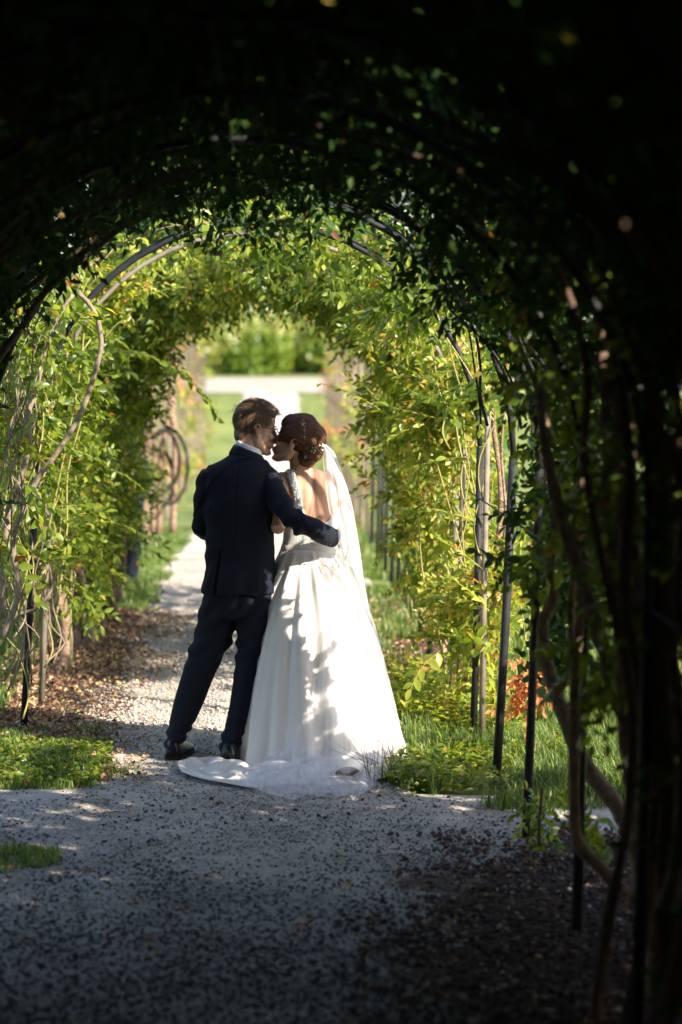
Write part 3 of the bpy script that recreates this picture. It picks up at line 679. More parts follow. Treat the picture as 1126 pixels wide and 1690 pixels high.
for k, L_ in enumerate(([(186, 1028), (178, 960), (172, 890), (188, 800), (196, 690), (205, 600)], [(165, 1020), (150, 960), (148, 900), (160, 820), (175, 700)], [(192, 1020), (168, 985), (158, 930), (150, 860)], [(176, 1024), (190, 940), (192, 860), (200, 760)])):
    stem(VL3, [G(L_[0][0], L_[0][1])] + wp(L_[1:], 18.4), .05, .025, 'bark_dark', 'trunk', knob=.2)
woody(VL3, -1, (16.6, 17.8), 12, 'bark', .03, n=2); woody(VL2, -1, (14.4, 15.5), 13, 'bark', .014, n=2, s0=.8, off=.06); woody(VL4, -1, (20, 21, 22.6), 14, 'bark_dark', .03, n=2)
# dark looped stems, blurred, left of the groom
for k, (cx, cy, r1, r2) in enumerate(((278, 770, 32, 62), (270, 760, 26, 50), (262, 790, 24, 48))):
    pts = [W(cx + r1 * math.sin(a), cy - r2 * math.cos(a), 24 + .1 * k) for a in np.linspace(-.6, 4.4, 12)]
    stem(VL4, pts, .020, .012, 'bark_shade', 'looped_stem')
for k, (x0, x1) in enumerate(((238, 246), (252, 250), (262, 282), (285, 284))):
    stem(VL4, wp([(x0, 880), (x0 + 4, 760), (x1, 660), (x1 + 3, 560)], 24.2), .035, .02, 'bark', 'trunk')
def wall_twigs(root, side, y0, y1, n, seed, mt='bark', s0=.2):
    rr = random.Random(seed); mb = MB()
    for k in range(n):
        y = rr.uniform(y0, y1); s_ = rr.uniform(s0, 1.8); ln = rr.uniform(.35, 1.0); pts = []; o_ = rr.uniform(-.10, .12); dy = rr.gauss(0, .25)
        for i in range(5):
            u = s_ + ln * i / 4; x, z, nx, nz = shell(side, [u]); q = o_ - .10 * math.sin(i * 1.1) * rr.random(); pts.append((float(x[0] - nx[0] * q), y + dy * i / 4 + rr.gauss(0, .02), float(z[0] - nz[0] * q)))
        pp = smooth_path(pts, 3); mb.tube(pp, [.0055 * (1 - .7 * i / len(pp)) for i in range(len(pp))], 5)
    o = mb.build('twigs', M[mt], root); o['kind'] = 'stuff'
wall_twigs(VL1, -1, 11.6, 13.3, 46, 1, 'bark_pale'); wall_twigs(VL2, -1, 13.3, 16, 60, 2, 'bark_pale'); wall_twigs(VL2, -1, 13.3, 16, 40, 3, 'twig'); wall_twigs(VL1, -1, 11.8, 13.3, 30, 6, 'twig')
wall_twigs(VR1, 1, 12.5, 14.6, 34, 4, 'twig'); wall_twigs(VR2, 1, 14.6, 17, 40, 5, 'twig')
# right: trunks of the vines beside the bride
stem(VR1, [G(768, 1165)] + wp([(775, 1100), (800, 1000), (822, 900), (826, 800), (815, 700), (822, 600)], 13.3), .022, .010, 'bark', 'trunk')
stem(VR1, wp([(835, 1130), (812, 1060), (822, 960), (835, 860), (828, 740), (840, 620)], 12.9), .011, .006, 'bark', 'trunk')
for k, L_ in enumerate(([(735, 1150), (728, 1060), (700, 960), (690, 850)], [(850, 1120), (868, 1050), (880, 985)], [(830, 1080), (790, 1010), (760, 900), (720, 760)], [(880, 1170), (846, 1105), (828, 1060)], [(845, 1020), (800, 880), (770, 740), (740, 600)], [(905, 1105), (884, 1075), (872, 1042)])):
    stem(VR1, wp(L_, 12.9 + .15 * k), .006, .003, 'twig' if k != 3 else 'bark_pale', 'cane', 6)
stem(VR2, [G(733, 1110)] + wp([(730, 1040), (722, 940), (715, 840), (705, 720), (712, 600)], 15.6), .025, .012, 'bark', 'trunk')
# the sinuous trunks crossing in front of the lawn on the right, and the thick blurred ones
stem(VN, wp([(1060, 1455), (1045, 1388), (1016, 1327), (971, 1270), (939, 1204), (922, 1155), (906, 1110), (897, 1060), (898, 1022), (912, 990), (908, 930), (918, 860), (905, 760)], 8.9), .034, .016, 'bark', 'trunk', knob=.12)
stem(VN, wp([(920, 1152), (938, 1105), (944, 1060), (943, 1000), (950, 900), (945, 800)], 8.9), .016, .009, 'bark', 'trunk')
stem(VN, wp([(1060, 1500), (1041, 1482), (992, 1433), (955, 1392), (948, 1330), (948, 1200), (950, 1100), (962, 960), (960, 800), (975, 600)], 8.2), .024, .014, 'bark', 'trunk')
stem(VN, wp([(926, 1452), (905, 1440), (893, 1412), (890, 1370), (895, 1300)], 9.6), .012, .005, 'bark_dark', 'branch')
for k, (L_, Y, r) in enumerate((([(1075, 1560), (1062, 1400), (1050, 1300), (1040, 1200), (1030, 1050), (1010, 900), (1005, 700), (990, 500)], 7.6, .045), ([(1100, 1640), (1082, 1500), (1075, 1350), (1068, 1240), (1056, 1100), (1040, 950), (1035, 760), (1025, 560)], 7.2, .05),
        ([(1050, 1500), (1065, 1380), (1052, 1260), (1010, 1120), (975, 1000), (930, 860), (905, 760), (890, 620)], 7.9, .032), ([(1120, 1660), (1105, 1500), (1110, 1330), (1095, 1200), (1100, 1000), (1090, 800), (1075, 640), (1050, 500)], 6.9, .045),
        ([(1126, 1270), (1095, 1220), (1075, 1190), (1060, 1120), (1080, 1020), (1095, 900)], 7.3, .025), ([(1100, 1500), (1120, 1400), (1128, 1250), (1110, 1080)], 6.8, .03))):
    stem(VN, wp(L_, Y), r, r * .5, 'bark' if k != 3 else 'bark_dark', 'trunk', 10, knob=.22)
woody(VN, 1, (7.0,), 15, 'bark_dark', .025, n=3, off=.0)
# leafy shoots with single leaves
Wq = lambda L_, Y: wp(L_, Y)
shoot(VR2, Wq([(700, 700), (650, 690), (610, 665), (570, 645), (528, 632)], 13.4), .085, 'gold', seed=1, twig='twig')
shoot(VR2, Wq([(720, 690), (680, 680), (635, 668), (605, 640), (572, 605)], 13.3), .085, 'leaf', seed=2)
shoot(VR2, Wq([(700, 700), (660, 715), (625, 735), (590, 745), (564, 768)], 13.3), .075, 'gold', seed=3)
shoot(VR1, Wq([(790, 760), (745, 755), (700, 765), (670, 775)], 12.7), .08, 'gold', seed=4)
shoot(VR1, Wq([(770, 640), (730, 660), (700, 655), (670, 640)], 12.8), .08, 'leaf', seed=5)
shoot(VR1, Wq([(800, 940), (760, 950), (715, 985), (700, 1030)], 12.8), .075, 'gold', seed=6)
shoot(VR1, Wq([(790, 860), (750, 850), (715, 840), (680, 850)], 12.9), .08, 'gold', seed=7)
shoot(VR1, Wq([(840, 900), (870, 960), (890, 975), (902, 978)], 12.4), .08, 'gold', seed=8)
shoot(VR1, Wq([(820, 1000), (800, 1080), (815, 1140), (830, 1170)], 12.6), .09, 'gold', seed=9)
shoot(VR1, Wq([(690, 520), (640, 510), (590, 515), (548, 530)], 13.4), .085, 'leaf', seed=10)
shoot(VR2, Wq([(560, 425), (562, 450), (558, 475), (566, 490)], 13.5), .11, 'leaf', seed=11, n=7)
shoot(VR2, Wq([(400, 440), (394, 470), (398, 520), (393, 560)], 14.2), .05, 'gold', seed=12, r0=.002)
shoot(VR2, Wq([(440, 445), (450, 470), (468, 480)], 14.2), .07, 'leaf', seed=13)
shoot(VL3, Wq([(200, 580), (240, 585), (290, 610), (330, 645), (362, 692)], 15.5), .115, 'leaf', seed=14)
shoot(VL2, Wq([(170, 560), (200, 530), (215, 540), (235, 520)], 14.0), .09, 'gold', seed=15)
shoot(VL2, Wq([(130, 780), (180, 775), (215, 790), (240, 810)], 14.5), .085, 'leaf', seed=16)
shoot(VL2, Wq([(110, 860), (150, 860), (200, 865), (250, 890)], 14.5), .08, 'gold', seed=17)
shoot(VL2, Wq([(95, 950), (130, 965), (150, 1000), (172, 1045)], 14.3), .085, 'leaf', seed=18)
shoot(VL2, Wq([(100, 950), (120, 990), (125, 1020)], 14.3), .075, 'leaf', seed=19)
shoot(VL1, Wq([(80, 940), (60, 990), (30, 1010), (5, 1000)], 13.0), .07, 'gold', seed=20)
shoot(VL1, Wq([(60, 700), (90, 730), (130, 745), (165, 760)], 12.9), .09, 'leaf', seed=21)
shoot(VL1, Wq([(0, 610), (40, 640), (80, 680), (105, 700)], 12.9), .08, 'leaf', seed=22)
shoot(VL1, Wq([(110, 560), (140, 600), (150, 640), (175, 660)], 13.1), .09, 'leaf', seed=23)
shoot(VL3, Wq([(330, 455), (345, 475), (340, 500)], 15.5), .08, 'leaf', seed=24)
shoot(VL3, Wq([(290, 470), (292, 510), (296, 545)], 15.5), .08, 'leaf', seed=25)
shoot(VR2, Wq([(480, 440), (485, 465), (475, 490)], 14.8), .08, 'leaf', seed=26)
shoot(VR1, Wq([(885, 1185), (876, 1120), (888, 1090), (880, 1060)], 12.2), .06, 'dry', seed=27)
shoot(VR1, Wq([(860, 1000), (875, 1090), (900, 1100)], 12.3), .05, 'gold', seed=28, n=6)
shoot(VR4, Wq([(905, 690), (900, 790), (912, 880), (890, 950), (850, 975)], 10.0), .06, 'deep', seed=29, r0=.007, twig='bark_dark')
shoot(VR4, Wq([(860, 640), (880, 720), (850, 800), (855, 850)], 10.1), .07, 'deep', seed=30, r0=.006, twig='bark_dark')
shoot(VN, Wq([(930, 700), (960, 760), (990, 780), (1010, 840)], 8.2), .08, 'leaf', seed=31)
shoot(VN, Wq([(1010, 980), (1040, 1020), (1020, 1070), (1060, 1110)], 7.8), .08, 'leaf', seed=32)

# leaf clumps for shrubs, and an unseen row added to shade the near ground
def clump_mesh(name, blobs, n, size, seed, tv=None, sq=1.0, at=None):
    r = np.random.default_rng(seed); tv_, tf_ = leaf_tpl(False, .7, .15, .2); P_ = []
    tot = sum(b[1] ** 2 for b in blobs)
    for c, R_ in blobs:
        k = int(n * R_ ** 2 / tot); d = r.normal(0, 1, (k, 3)); d /= np.linalg.norm(d, axis=1, keepdims=True)
        rad = R_ * (1 - .55 * r.random(k) ** 2.2) * (1 + .55 * (vnoise(d * 2 + np.array(c), 1.6, 3) - .5))
        P_.append(d * rad[:, None] * [1, 1, sq] + np.array(c))
    p = np.concatenate(P_); p = p[p[:, 2] > .02]
    if at is not None: p = p[~carve(p + np.array(at))]
    d = r.normal(0, 1, (len(p), 3)) + [0, 0, -.2]
    v, f = instance(tv_, tf_, p, rotmats(d, r.normal(0, 1.2, len(p))), r.uniform(*size, len(p)))
    return mesh_np(name, v, f)
def shrub(label, loc, blobs, n, size, seed, mt='bush', group=None, name='shrub', rz=0):
    root = empty(name, loc, rz); tag(root, label, 'shrub', group)
    cm = clump_mesh('foliage', blobs, n, size, seed, at=loc if name == 'shade_hedge' else None); o = link('foliage', cm, M[mt], root); o['kind'] = 'stuff'
    mb = MB(); rr = random.Random(seed)
    for k in range(4):
        c, R_ = blobs[k % len(blobs)]; mb.tube(smooth_path([(rr.uniform(-.1, .1), rr.uniform(-.1, .1), 0), (c[0] * .4, c[1] * .4, c[2] * .5), tuple(c)], 3), .03 if R_ < 2 else .06, 6)
    mb.build('stems', M['bark'], root); return root
shrub('unseen leafy row added outside the tunnel to shade the crossing and near ground', (2.75, 0, 0), [((.1 * math.sin(k * 2.1), -3 + k * .78, 1.0 + .9 * (k % 2)), .95) for k in range(16)] + [((.2, -3 + k * 1.2, 2.35 + .15 * math.sin(k)), .75) for k in range(10)], 29000, (.12, .19), 5, 'outer', name='shade_hedge')
# leaves added along the sun rays to shade the couple and the train
def shade_patch(parent, boxes, seed):
    r = np.random.default_rng(seed); P_ = []
    for (x0, x1, y0, y1, a, b, k) in boxes:
        for _ in range(k):
            px, py = r.uniform(x0, x1), r.uniform(y0, y1); d = ray(px, py); best = None
            if a is None: q = np.array(G(px, py))
            else:
                t = (a + b * CAMH) / (d.y - b * d.z); q = np.array([d.x * t, d.y * t, CAMH + d.z * t])
            for t in np.linspace(.6, 2.8, 45):
                p = q + SUNV * t
                if p[2] < ZS: d_ = p[0] - XR
                else: d_ = math.hypot(p[0] - XC, p[2] - ZS) - RA
                if d_ > .10: best = q + SUNV * (t + r.uniform(0, .35)); break
            if best is not None: P_.append(best)
    p = np.array(P_); p = p[~carve(p, True)]; tv, tf = leaf_tpl(False, .75, .1, .1); d = r.normal(0, 1, (len(p), 3))
    return stuff_part('roof_shade_leaves', [instance(tv, tf, p, rotmats(d, r.normal(0, 1, len(p))), r.uniform(.045, .075, len(p)))], M['deep'], parent)
shade_patch(VR4, [(332, 412, 762, 985, 11.88, 0, 1500), (300, 450, 1000, 1240, 11.92, 0, 1500), (462, 545, 768, 866, 11.95, 0, 1000), (426, 556, 765, 905, 11.83, 0, 1300), (410, 462, 915, 985, 11.83, 0, 300), (462, 542, 685, 765, 11.95, 0, 300), (440, 548, 1070, 1240, 11.60, .34, 700), (300, 640, 1258, 1322, None, 0, 1500)], 5)

# ------------------------------------------------------------------ distant greenery
def far_bush(label, px, py, Y, rad, mt, seed, group='bushes beyond the far path'):
    X = W(px, py, Y).x; r = random.Random(seed)
    blobs = [((r.uniform(-.6, .6) * rad, r.uniform(-.3, .3) * rad, rad * r.uniform(.4, .8)), rad * r.uniform(.55, .85)) for _ in range(5)]
    return shrub(label, (X, Y, terr(Y)), blobs, 3500, (.18, .32), seed, mt, group)
far_bush('pale flowering bush beyond the far path, above the groom', 395, 600, 82, 1.5, 'pale', 31)
far_bush('pale bush with cream flower heads above the couple', 465, 600, 83, 1.4, 'pale', 32)
far_bush('rounded light green bush at the left of the far opening', 345, 600, 84, 1.6, 'bush', 33)
far_bush('small light green bush between the two pale bushes', 430, 604, 81, .9, 'bush', 34)
far_bush('dark bush standing in for the shaded gap at the right of the far opening', 500, 598, 88, 2.0, 'outer', 35)  # dark leaf colour stands in for the shade of the gap
far_bush('light green bush right of the dark gap in the far opening', 540, 600, 85, 1.5, 'bush', 38)
far_bush('low bright bush farthest right in the far opening', 560, 604, 82, 1.2, 'bush', 36)
# trees: three kinds, copied
def tree_proto(h, seed, mt):
    root = empty('broadleaf_tree'); r = random.Random(seed); blobs = []
    for k in range(9):
        a = r.uniform(0, 6.28); q = r.uniform(.1, .32) * h; blobs.append(((q * math.cos(a), q * math.sin(a), h * r.uniform(.35, .85)), h * r.uniform(.14, .24)))
    c = link('crown', clump_mesh('crown', blobs, 9000, (.28, .48), seed), M[mt], root); c['kind'] = 'stuff'
    mb = MB().tube(smooth_path([(0, 0, -.1), (.1, 0, h * .25), (0, .1, h * .6)], 3), [.035 * h, .03 * h, .028 * h, .024 * h, .02 * h, .016 * h, .01 * h], 8)
    for b, R_ in blobs[:6]: mb.tube([(0.05, 0, h * .3), (b[0] * .5, b[1] * .5, h * .45), b], [.014 * h, .01 * h, .004 * h], 6)
    mb.build('trunk', M['bark'], root); return root
protos = [tree_proto(11, 1, 'tree'), tree_proto(9, 2, 'tree'), tree_proto(13, 3, 'tree')]
tl_more = ['tree left of the flowering bushes, standing deepest', 'tree at the far left end of the far path', 'wide tree at the left corner of the lawn', 'tree at the right end of the far bushes', 'tall tree right of the trellis, far off', 'big tree at the far right corner of the lawn', 'tree beyond the left lawn, farthest of that row', 'tree beyond the right lawn, farthest of that row', 'tallest tree hidden behind the others in the middle', 'tree showing between the left vines, high up', 'tree behind the looped stems, beyond the left lawn', 'tree beyond the left edge vines, middle distance', 'tree glimpsed through the long curved branch on the left', 'tree glimpsed behind the golden leaves', 'tree behind the second right post', 'tree seen past the tall bare right post', 'dark tree far outside the left vines', 'dark tree far outside the right trunks']
spots = [(2, 98), (-5, 104), (9, 100), (-12, 96), (-20, 92), (-30, 84), (17, 92), (26, 84), (36, 74), (-40, 66), (44, 58), (-2, 118), (-26, 58), (-18, 47), (-34, 38), (-28, 24), (34, 34), (24, 52), (38, 18), (-34, 8), (34, -4)]
tl = ['dark tree closing the view straight beyond the far path', 'broad tree behind the flowering bushes, left of the middle', 'broad tree behind the bushes, right of the middle'] + tl_more
for i, (x, y) in enumerate(spots):
    src = protos[i % 3]
    if i < 3: o = src
    else:
        o = src.copy(); COL.objects.link(o)
        for ch in src.children: c = ch.copy(); COL.objects.link(c); c.parent = o
    o.location = (x, y, terr(y)); o.rotation_euler = (0, 0, i * 1.7)
    tag(o, tl[i], 'tree', 'trees round the garden')

# ------------------------------------------------------------------ ground cover
def blades(name, label, n, region, h=(.05, .14), wd=.004, seed=0, mt='grass', kill=None, lean=.5):
    r = np.random.default_rng(seed); x0, x1, y0, y1 = region; p = np.c_[r.uniform(x0, x1, n), r.uniform(y0, y1, n), np.zeros(n)]
    if kill is not None: p = p[~kill(p)]
    n = len(p); p[:, 2] = [terr(y) for y in p[:, 1]] if y1 > 48 else 0
    H = r.uniform(h[0], h[1], n) * (.5 + 1.1 * vnoise(p, 3.0, 6)); a = r.uniform(0, 6.28, n); l = r.uniform(.1, 1, n) * lean * H
    dx, dy = np.cos(a), np.sin(a); ww = wd * r.uniform(.6, 1.4, n)
    V = np.empty((n, 5, 3)); sx, sy = -dy * ww, dx * ww
    V[:, 0] = p + np.c_[sx, sy, np.zeros(n)]; V[:, 1] = p - np.c_[sx, sy, np.zeros(n)]
    mid = p + np.c_[dx * l * .3, dy * l * .3, H * .6]
    V[:, 2] = mid + np.c_[sx, sy, np.zeros(n)] * .8; V[:, 3] = mid - np.c_[sx, sy, np.zeros(n)] * .8; V[:, 4] = p + np.c_[dx * l, dy * l, H]
    b = np.arange(n)[:, None] * 5; F = np.concatenate([b + [[0, 1, 3]], b + [[0, 3, 2]], b + [[2, 3, 4]]])
    o = link(name, mesh_np(name, V.reshape(-1, 3), F), M[mt]); tag(o, label, 'grass', kind='stuff'); return o
def edge_l(p): return p[:, 0] > -.80 - .10 * (vnoise(p, 4, 1) - .5) * 4
def edge_r(x): return lambda p: p[:, 0] < x + (vnoise(p, 3.5, 2) - .5) * .5
blades('grass', 'tufty green grass at the left verge beside the gravel', 26000, (-2.2, -.62, 11.15, 13.0), (.02, .065), seed=1, kill=lambda p: (p[:, 0] > -.74 - (vnoise(p, 3, 1) - .5) * .6 - .25 * np.abs(p[:, 1] - 12) - .35 * vnoise(p, 60, 8) ** 2) | ((p[:, 1] > 12.3) & (vnoise(p, 5, 3) > .5)))
blades('grass', 'long green grass round the foot of the tall right post', 52000, (.45, 2.6, 10.45, 14.8), (.02, .12), seed=2, lean=.9, kill=lambda p: (p[:, 0] < .50 + (vnoise(p, 3.5, 2) - .5) * .45 + .35 * vnoise(p, 60, 8) ** 2 + np.clip(11.3 - p[:, 1], 0, 1) * .1) | (p[:, 1] < 10.46 + 1.25 * np.clip(1.0 - p[:, 0], 0, 1) + .35 * vnoise(p, 50, 8) ** 2 + .2 * vnoise(p, 4, 5)) | (vnoise(p, 2.2, 7) < .22))
blades('grass', 'soft green lawn left of the path beyond the mulch', 26000, (-3.2, -.80, 18.9, 29), (.03, .07), .006, seed=3, kill=lambda p: (p[:, 0] > -.98 - .35 * (vnoise(p, 3, 1) - .5)) | (p[:, 1] < 19.2 + .8 * (vnoise(p, 2, 6) - .5)))
blades('grass', 'green weeds between the far right posts', 22000, (.6, 1.6, 15.0, 28), (.03, .10), .006, seed=4, kill=lambda p: vnoise(p, 2, 3) < .35)
blades('grass', 'lawn seen past the right posts', 40000, (1.5, 5.0, 13, 30), (.05, .1), .008, seed=5)
blades('grass', 'lawn seen through the left vines', 26000, (-5.0, -1.5, 13, 26), (.05, .1), .008, seed=6)
blades('grass', 'small tuft of grass at the lower left edge', 2500, (-1.25, -.84, 9.25, 9.95), (.02, .06), seed=7, kill=lambda p: (p[:, 0] + 1.15) ** 2 + (p[:, 1] - 9.6) ** 2 > .07 + .1 * (vnoise(p, 8, 3) - .5))
# broad leaved weeds
def weeds(label, region, n, size, seed, mt='grass', zmax=.12, kill=None):
    r = np.random.default_rng(seed); p = np.c_[r.uniform(region[0], region[1], n), r.uniform(region[2], region[3], n), r.uniform(.01, zmax, n)]
    if kill is not None: p = p[~kill(p)]
    d = r.normal(0, 1, (len(p), 3)); d[:, 2] = np.abs(d[:, 2]) * .4
    v, f = instance(*leaf_tpl(False, .55), p, rotmats(d, r.normal(0, .5, len(p))), r.uniform(*size, len(p)))
    o = link('weeds', mesh_np('weeds', v, f), M[mt]); tag(o, label, 'weeds', kind='stuff'); return o
weeds('low leafy weeds among the grass at the left verge', (-2, -.8, 11.2, 12.4), 5000, (.02, .05), 3, 'leaf', .07)
weeds('bright leafy weeds under the golden vine', (.62, 1.3, 12.6, 14.6), 4200, (.03, .07), 4, 'gold', .22, kill=lambda p: vnoise(p, 3, 3) < .35)
weeds('leafy weeds in the shaded grass right of the dress', (.55, 1.6, 11.0, 12.6), 4000, (.025, .06), 5, 'leaf', .10, kill=lambda p: vnoise(p, 3, 4) < .4)
# dry fine grass stalks crossing the hem
mb = MB(); rr = random.Random(4)
for k in range(26):
    b = Vector((.47 + rr.uniform(-.03, .10), 11.32 + rr.uniform(-.1, .15), 0)); h = rr.uniform(.12, .34); dx = rr.uniform(-.22, .05)
    mb.tube([b, b + Vector((dx * .3, rr.uniform(-.03, .03), h * .6)), b + Vector((dx, rr.uniform(-.06, .06), h))], [.0016, .0012, .0007], 4)
o = mb.build('grass_stalks', mat('dry_stalk', (.16, .14, .07), .8)); tag(o, 'thin dry grass stalks crossing the right hem of the dress', 'grass', kind='stuff')

def stone_tpl(seed, flat=.6):
    r = np.random.default_rng(seed); V = np.array([(1, 0, 0), (-1, 0, 0), (0, 1, 0), (0, -1, 0), (0, 0, 1), (0, 0, -1), (.62, .62, .5), (-.62, .55, .5), (-.6, -.6, .5), (.6, -.62, .5)]) * [1, .8, flat]
    V = V * r.uniform(.75, 1.2, (len(V), 1))
    F = [(4, 6, 7), (4, 7, 8), (4, 8, 9), (4, 9, 6), (0, 2, 6), (2, 7, 6), (2, 1, 7), (1, 8, 7), (1, 3, 8), (3, 9, 8), (3, 0, 9), (0, 6, 9), (0, 5, 2), (2, 5, 1), (1, 5, 3), (3, 5, 0)]
    return V, np.array(F)
def stones(name, label, n, region, size, mt, seed, lift=.012, dens=None, kind='gravel', power=2.0):
    r = np.random.default_rng(seed); x0, x1, y0, y1 = region; p = np.c_[r.uniform(x0, x1, n), r.uniform(y0, y1, n), np.full(n, lift)]
    if dens is not None: p = p[r.random(n) < dens(p)]
    n = len(p); sc = size[0] + (size[1] - size[0]) * r.random(n) ** power; p[:, 2] += sc * .25; tv, tf = stone_tpl(seed)
    d = np.c_[r.normal(0, 1, (n, 2)), r.normal(0, .25, n)]; v, f = instance(tv, tf, p, rotmats(d, r.normal(0, .4, n)), sc)
    o = link(name, mesh_np(name, v, f), M[mt]); tag(o, label, kind, kind='stuff'); return o
inpath = lambda p: ((p[:, 0] > -.95) & (p[:, 0] < .65)) | (p[:, 1] < 10.9)
stones('gravel', 'pale limestone gravel chips strewn over the path', 30000, (-1.5, 1.3, 6.3, 13), (.003, .010), 'stone_pale', 1, dens=lambda p: .9 * (vnoise(p, 1.5, 3) ** 1) * inpath(p))
stones('gravel', 'grey gravel chips strewn over the path', 22000, (-1.5, 1.3, 6.3, 13), (.003, .011), 'stone_mid', 2, dens=lambda p: (vnoise(p, 1.3, 13) * 1.2 - .1) * inpath(p))
stones('gravel', 'light gravel chips on the path behind the groom', 22000, (-1.0, .3, 13, 24), (.005, .015), 'stone_pale', 3, dens=lambda p: vnoise(p, 1.2, 5))
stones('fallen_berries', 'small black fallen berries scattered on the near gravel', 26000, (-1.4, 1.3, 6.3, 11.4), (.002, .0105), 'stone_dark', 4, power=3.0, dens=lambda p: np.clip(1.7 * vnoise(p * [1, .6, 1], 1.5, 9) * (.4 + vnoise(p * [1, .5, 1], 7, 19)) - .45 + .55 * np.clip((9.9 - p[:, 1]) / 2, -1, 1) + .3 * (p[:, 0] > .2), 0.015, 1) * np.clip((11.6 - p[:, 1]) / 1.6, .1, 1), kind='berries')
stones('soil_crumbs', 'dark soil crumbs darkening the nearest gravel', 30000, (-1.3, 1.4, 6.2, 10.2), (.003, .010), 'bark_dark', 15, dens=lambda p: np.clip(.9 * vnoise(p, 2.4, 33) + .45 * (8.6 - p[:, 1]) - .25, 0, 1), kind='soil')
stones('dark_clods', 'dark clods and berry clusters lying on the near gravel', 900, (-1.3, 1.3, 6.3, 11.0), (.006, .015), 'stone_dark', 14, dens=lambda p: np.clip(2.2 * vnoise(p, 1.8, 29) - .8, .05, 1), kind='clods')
stones('mulch_chips', 'dark mulch chips on the near right bed', 30000, (-.1, 1.7, 6.0, 10.2), (.006, .020), 'bark_dark', 5, lift=.017, dens=lambda p: np.clip(.45 + (p[:, 0] - .5 - .35 * np.clip((p[:, 1] - 8.6) / 1.1, 0, 1)) * 1.3 + (vnoise(p, 3, 44) - .5) * .6, 0, 1) ** 1.5 * np.clip((10.2 - p[:, 1]) * 2, 0, 1), kind='mulch')
stones('gravel', 'pale chips mixed into the left mulch', 9000, (-1.5, -.3, 12.2, 19.2), (.005, .014), 'stone_pale', 16, lift=.02, dens=lambda p: np.clip(vnoise(p, 2, 5) * 1.2 + (p[:, 0] + .9), 0, 1))
stones('gravel', 'white pebbles dotted over the near right mulch', 700, (.4, 1.6, 6.3, 9.6), (.006, .016), 'stone_pale', 6, lift=.02)
def litter(label, n, region, size, mt, seed, dens=None, z=.03):
    r = np.random.default_rng(seed); x0, x1, y0, y1 = region; p = np.c_[r.uniform(x0, x1, n), r.uniform(y0, y1, n), np.full(n, .02)]
    if dens is not None: p = p[r.random(n) < dens(p)]
    n = len(p); p[:, 2] += r.random(n) * z; d = np.c_[r.normal(0, 1, (n, 2)), r.normal(0, .25, n)]
    tv, tf = leaf_tpl(False, .6, .35, .5); v, f = instance(tv, tf, p, rotmats(d, r.normal(0, .7, n)), r.uniform(*size, n))
    o = link('fallen_leaves', mesh_np('fallen_leaves', v, f), M[mt]); tag(o, label, 'leaves', kind='stuff'); return o
litter('brown fallen leaves and bark under the left vines', 16000, (-1.75, -.25, 12.2, 19.2), (.012, .045), 'litter', 1, lambda p: np.clip((-.70 - p[:, 0] + .4 * (vnoise(p, 3, 4) - .5)) * 2.2, .02, 1) * np.clip((p[:, 1] - 12.2) * 1.5, 0, 1))
litter('brown fallen leaves beneath the right posts behind the bride', 2500, (.5, 1.5, 14.6, 20), (.02, .05), 'litter', 2)
litter('dry brown leaves scattered on the near dark ground', 1500, (-1.2, 1.6, 6.2, 9.6), (.012, .03), 'litter', 3, lambda p: .25 + .75 * (p[:, 0] > .45))
litter('few yellow leaves lying on the shaded gravel', 60, (-1.2, 1.0, 8, 11.5), (.012, .028), 'dry', 4, z=.006)
litter('brown leaf crumbs along the left grass edge', 700, (-1.6, -.6, 11.3, 12.6), (.015, .04), 'litter', 5)

# ================================================================== people
def ring(cx, cy, cz, rx, ry, n=28, pw=2.3, tilt=0.0, tx=0.0):
    out = []
    for k in range(n):
        a = 2 * math.pi * k / n; c, s_ = math.cos(a), math.sin(a)
        x = rx * math.copysign(abs(c) ** (2 / pw), c); y = ry * math.copysign(abs(s_) ** (2 / pw), s_)
        out.append((cx + x, cy + y, cz + tilt * y + tx * x))
    return out
def pring(l, r, y, yc, ry, **k):
    """ring from photo pixels: left, right, height; depth centre and radius relative to the couple"""
    a = P(l, y, yc); b = P(r, y, yc); return ring((a.x + b.x) / 2, 12 + yc, a.z, (b.x - a.x) / 2, ry, **k)

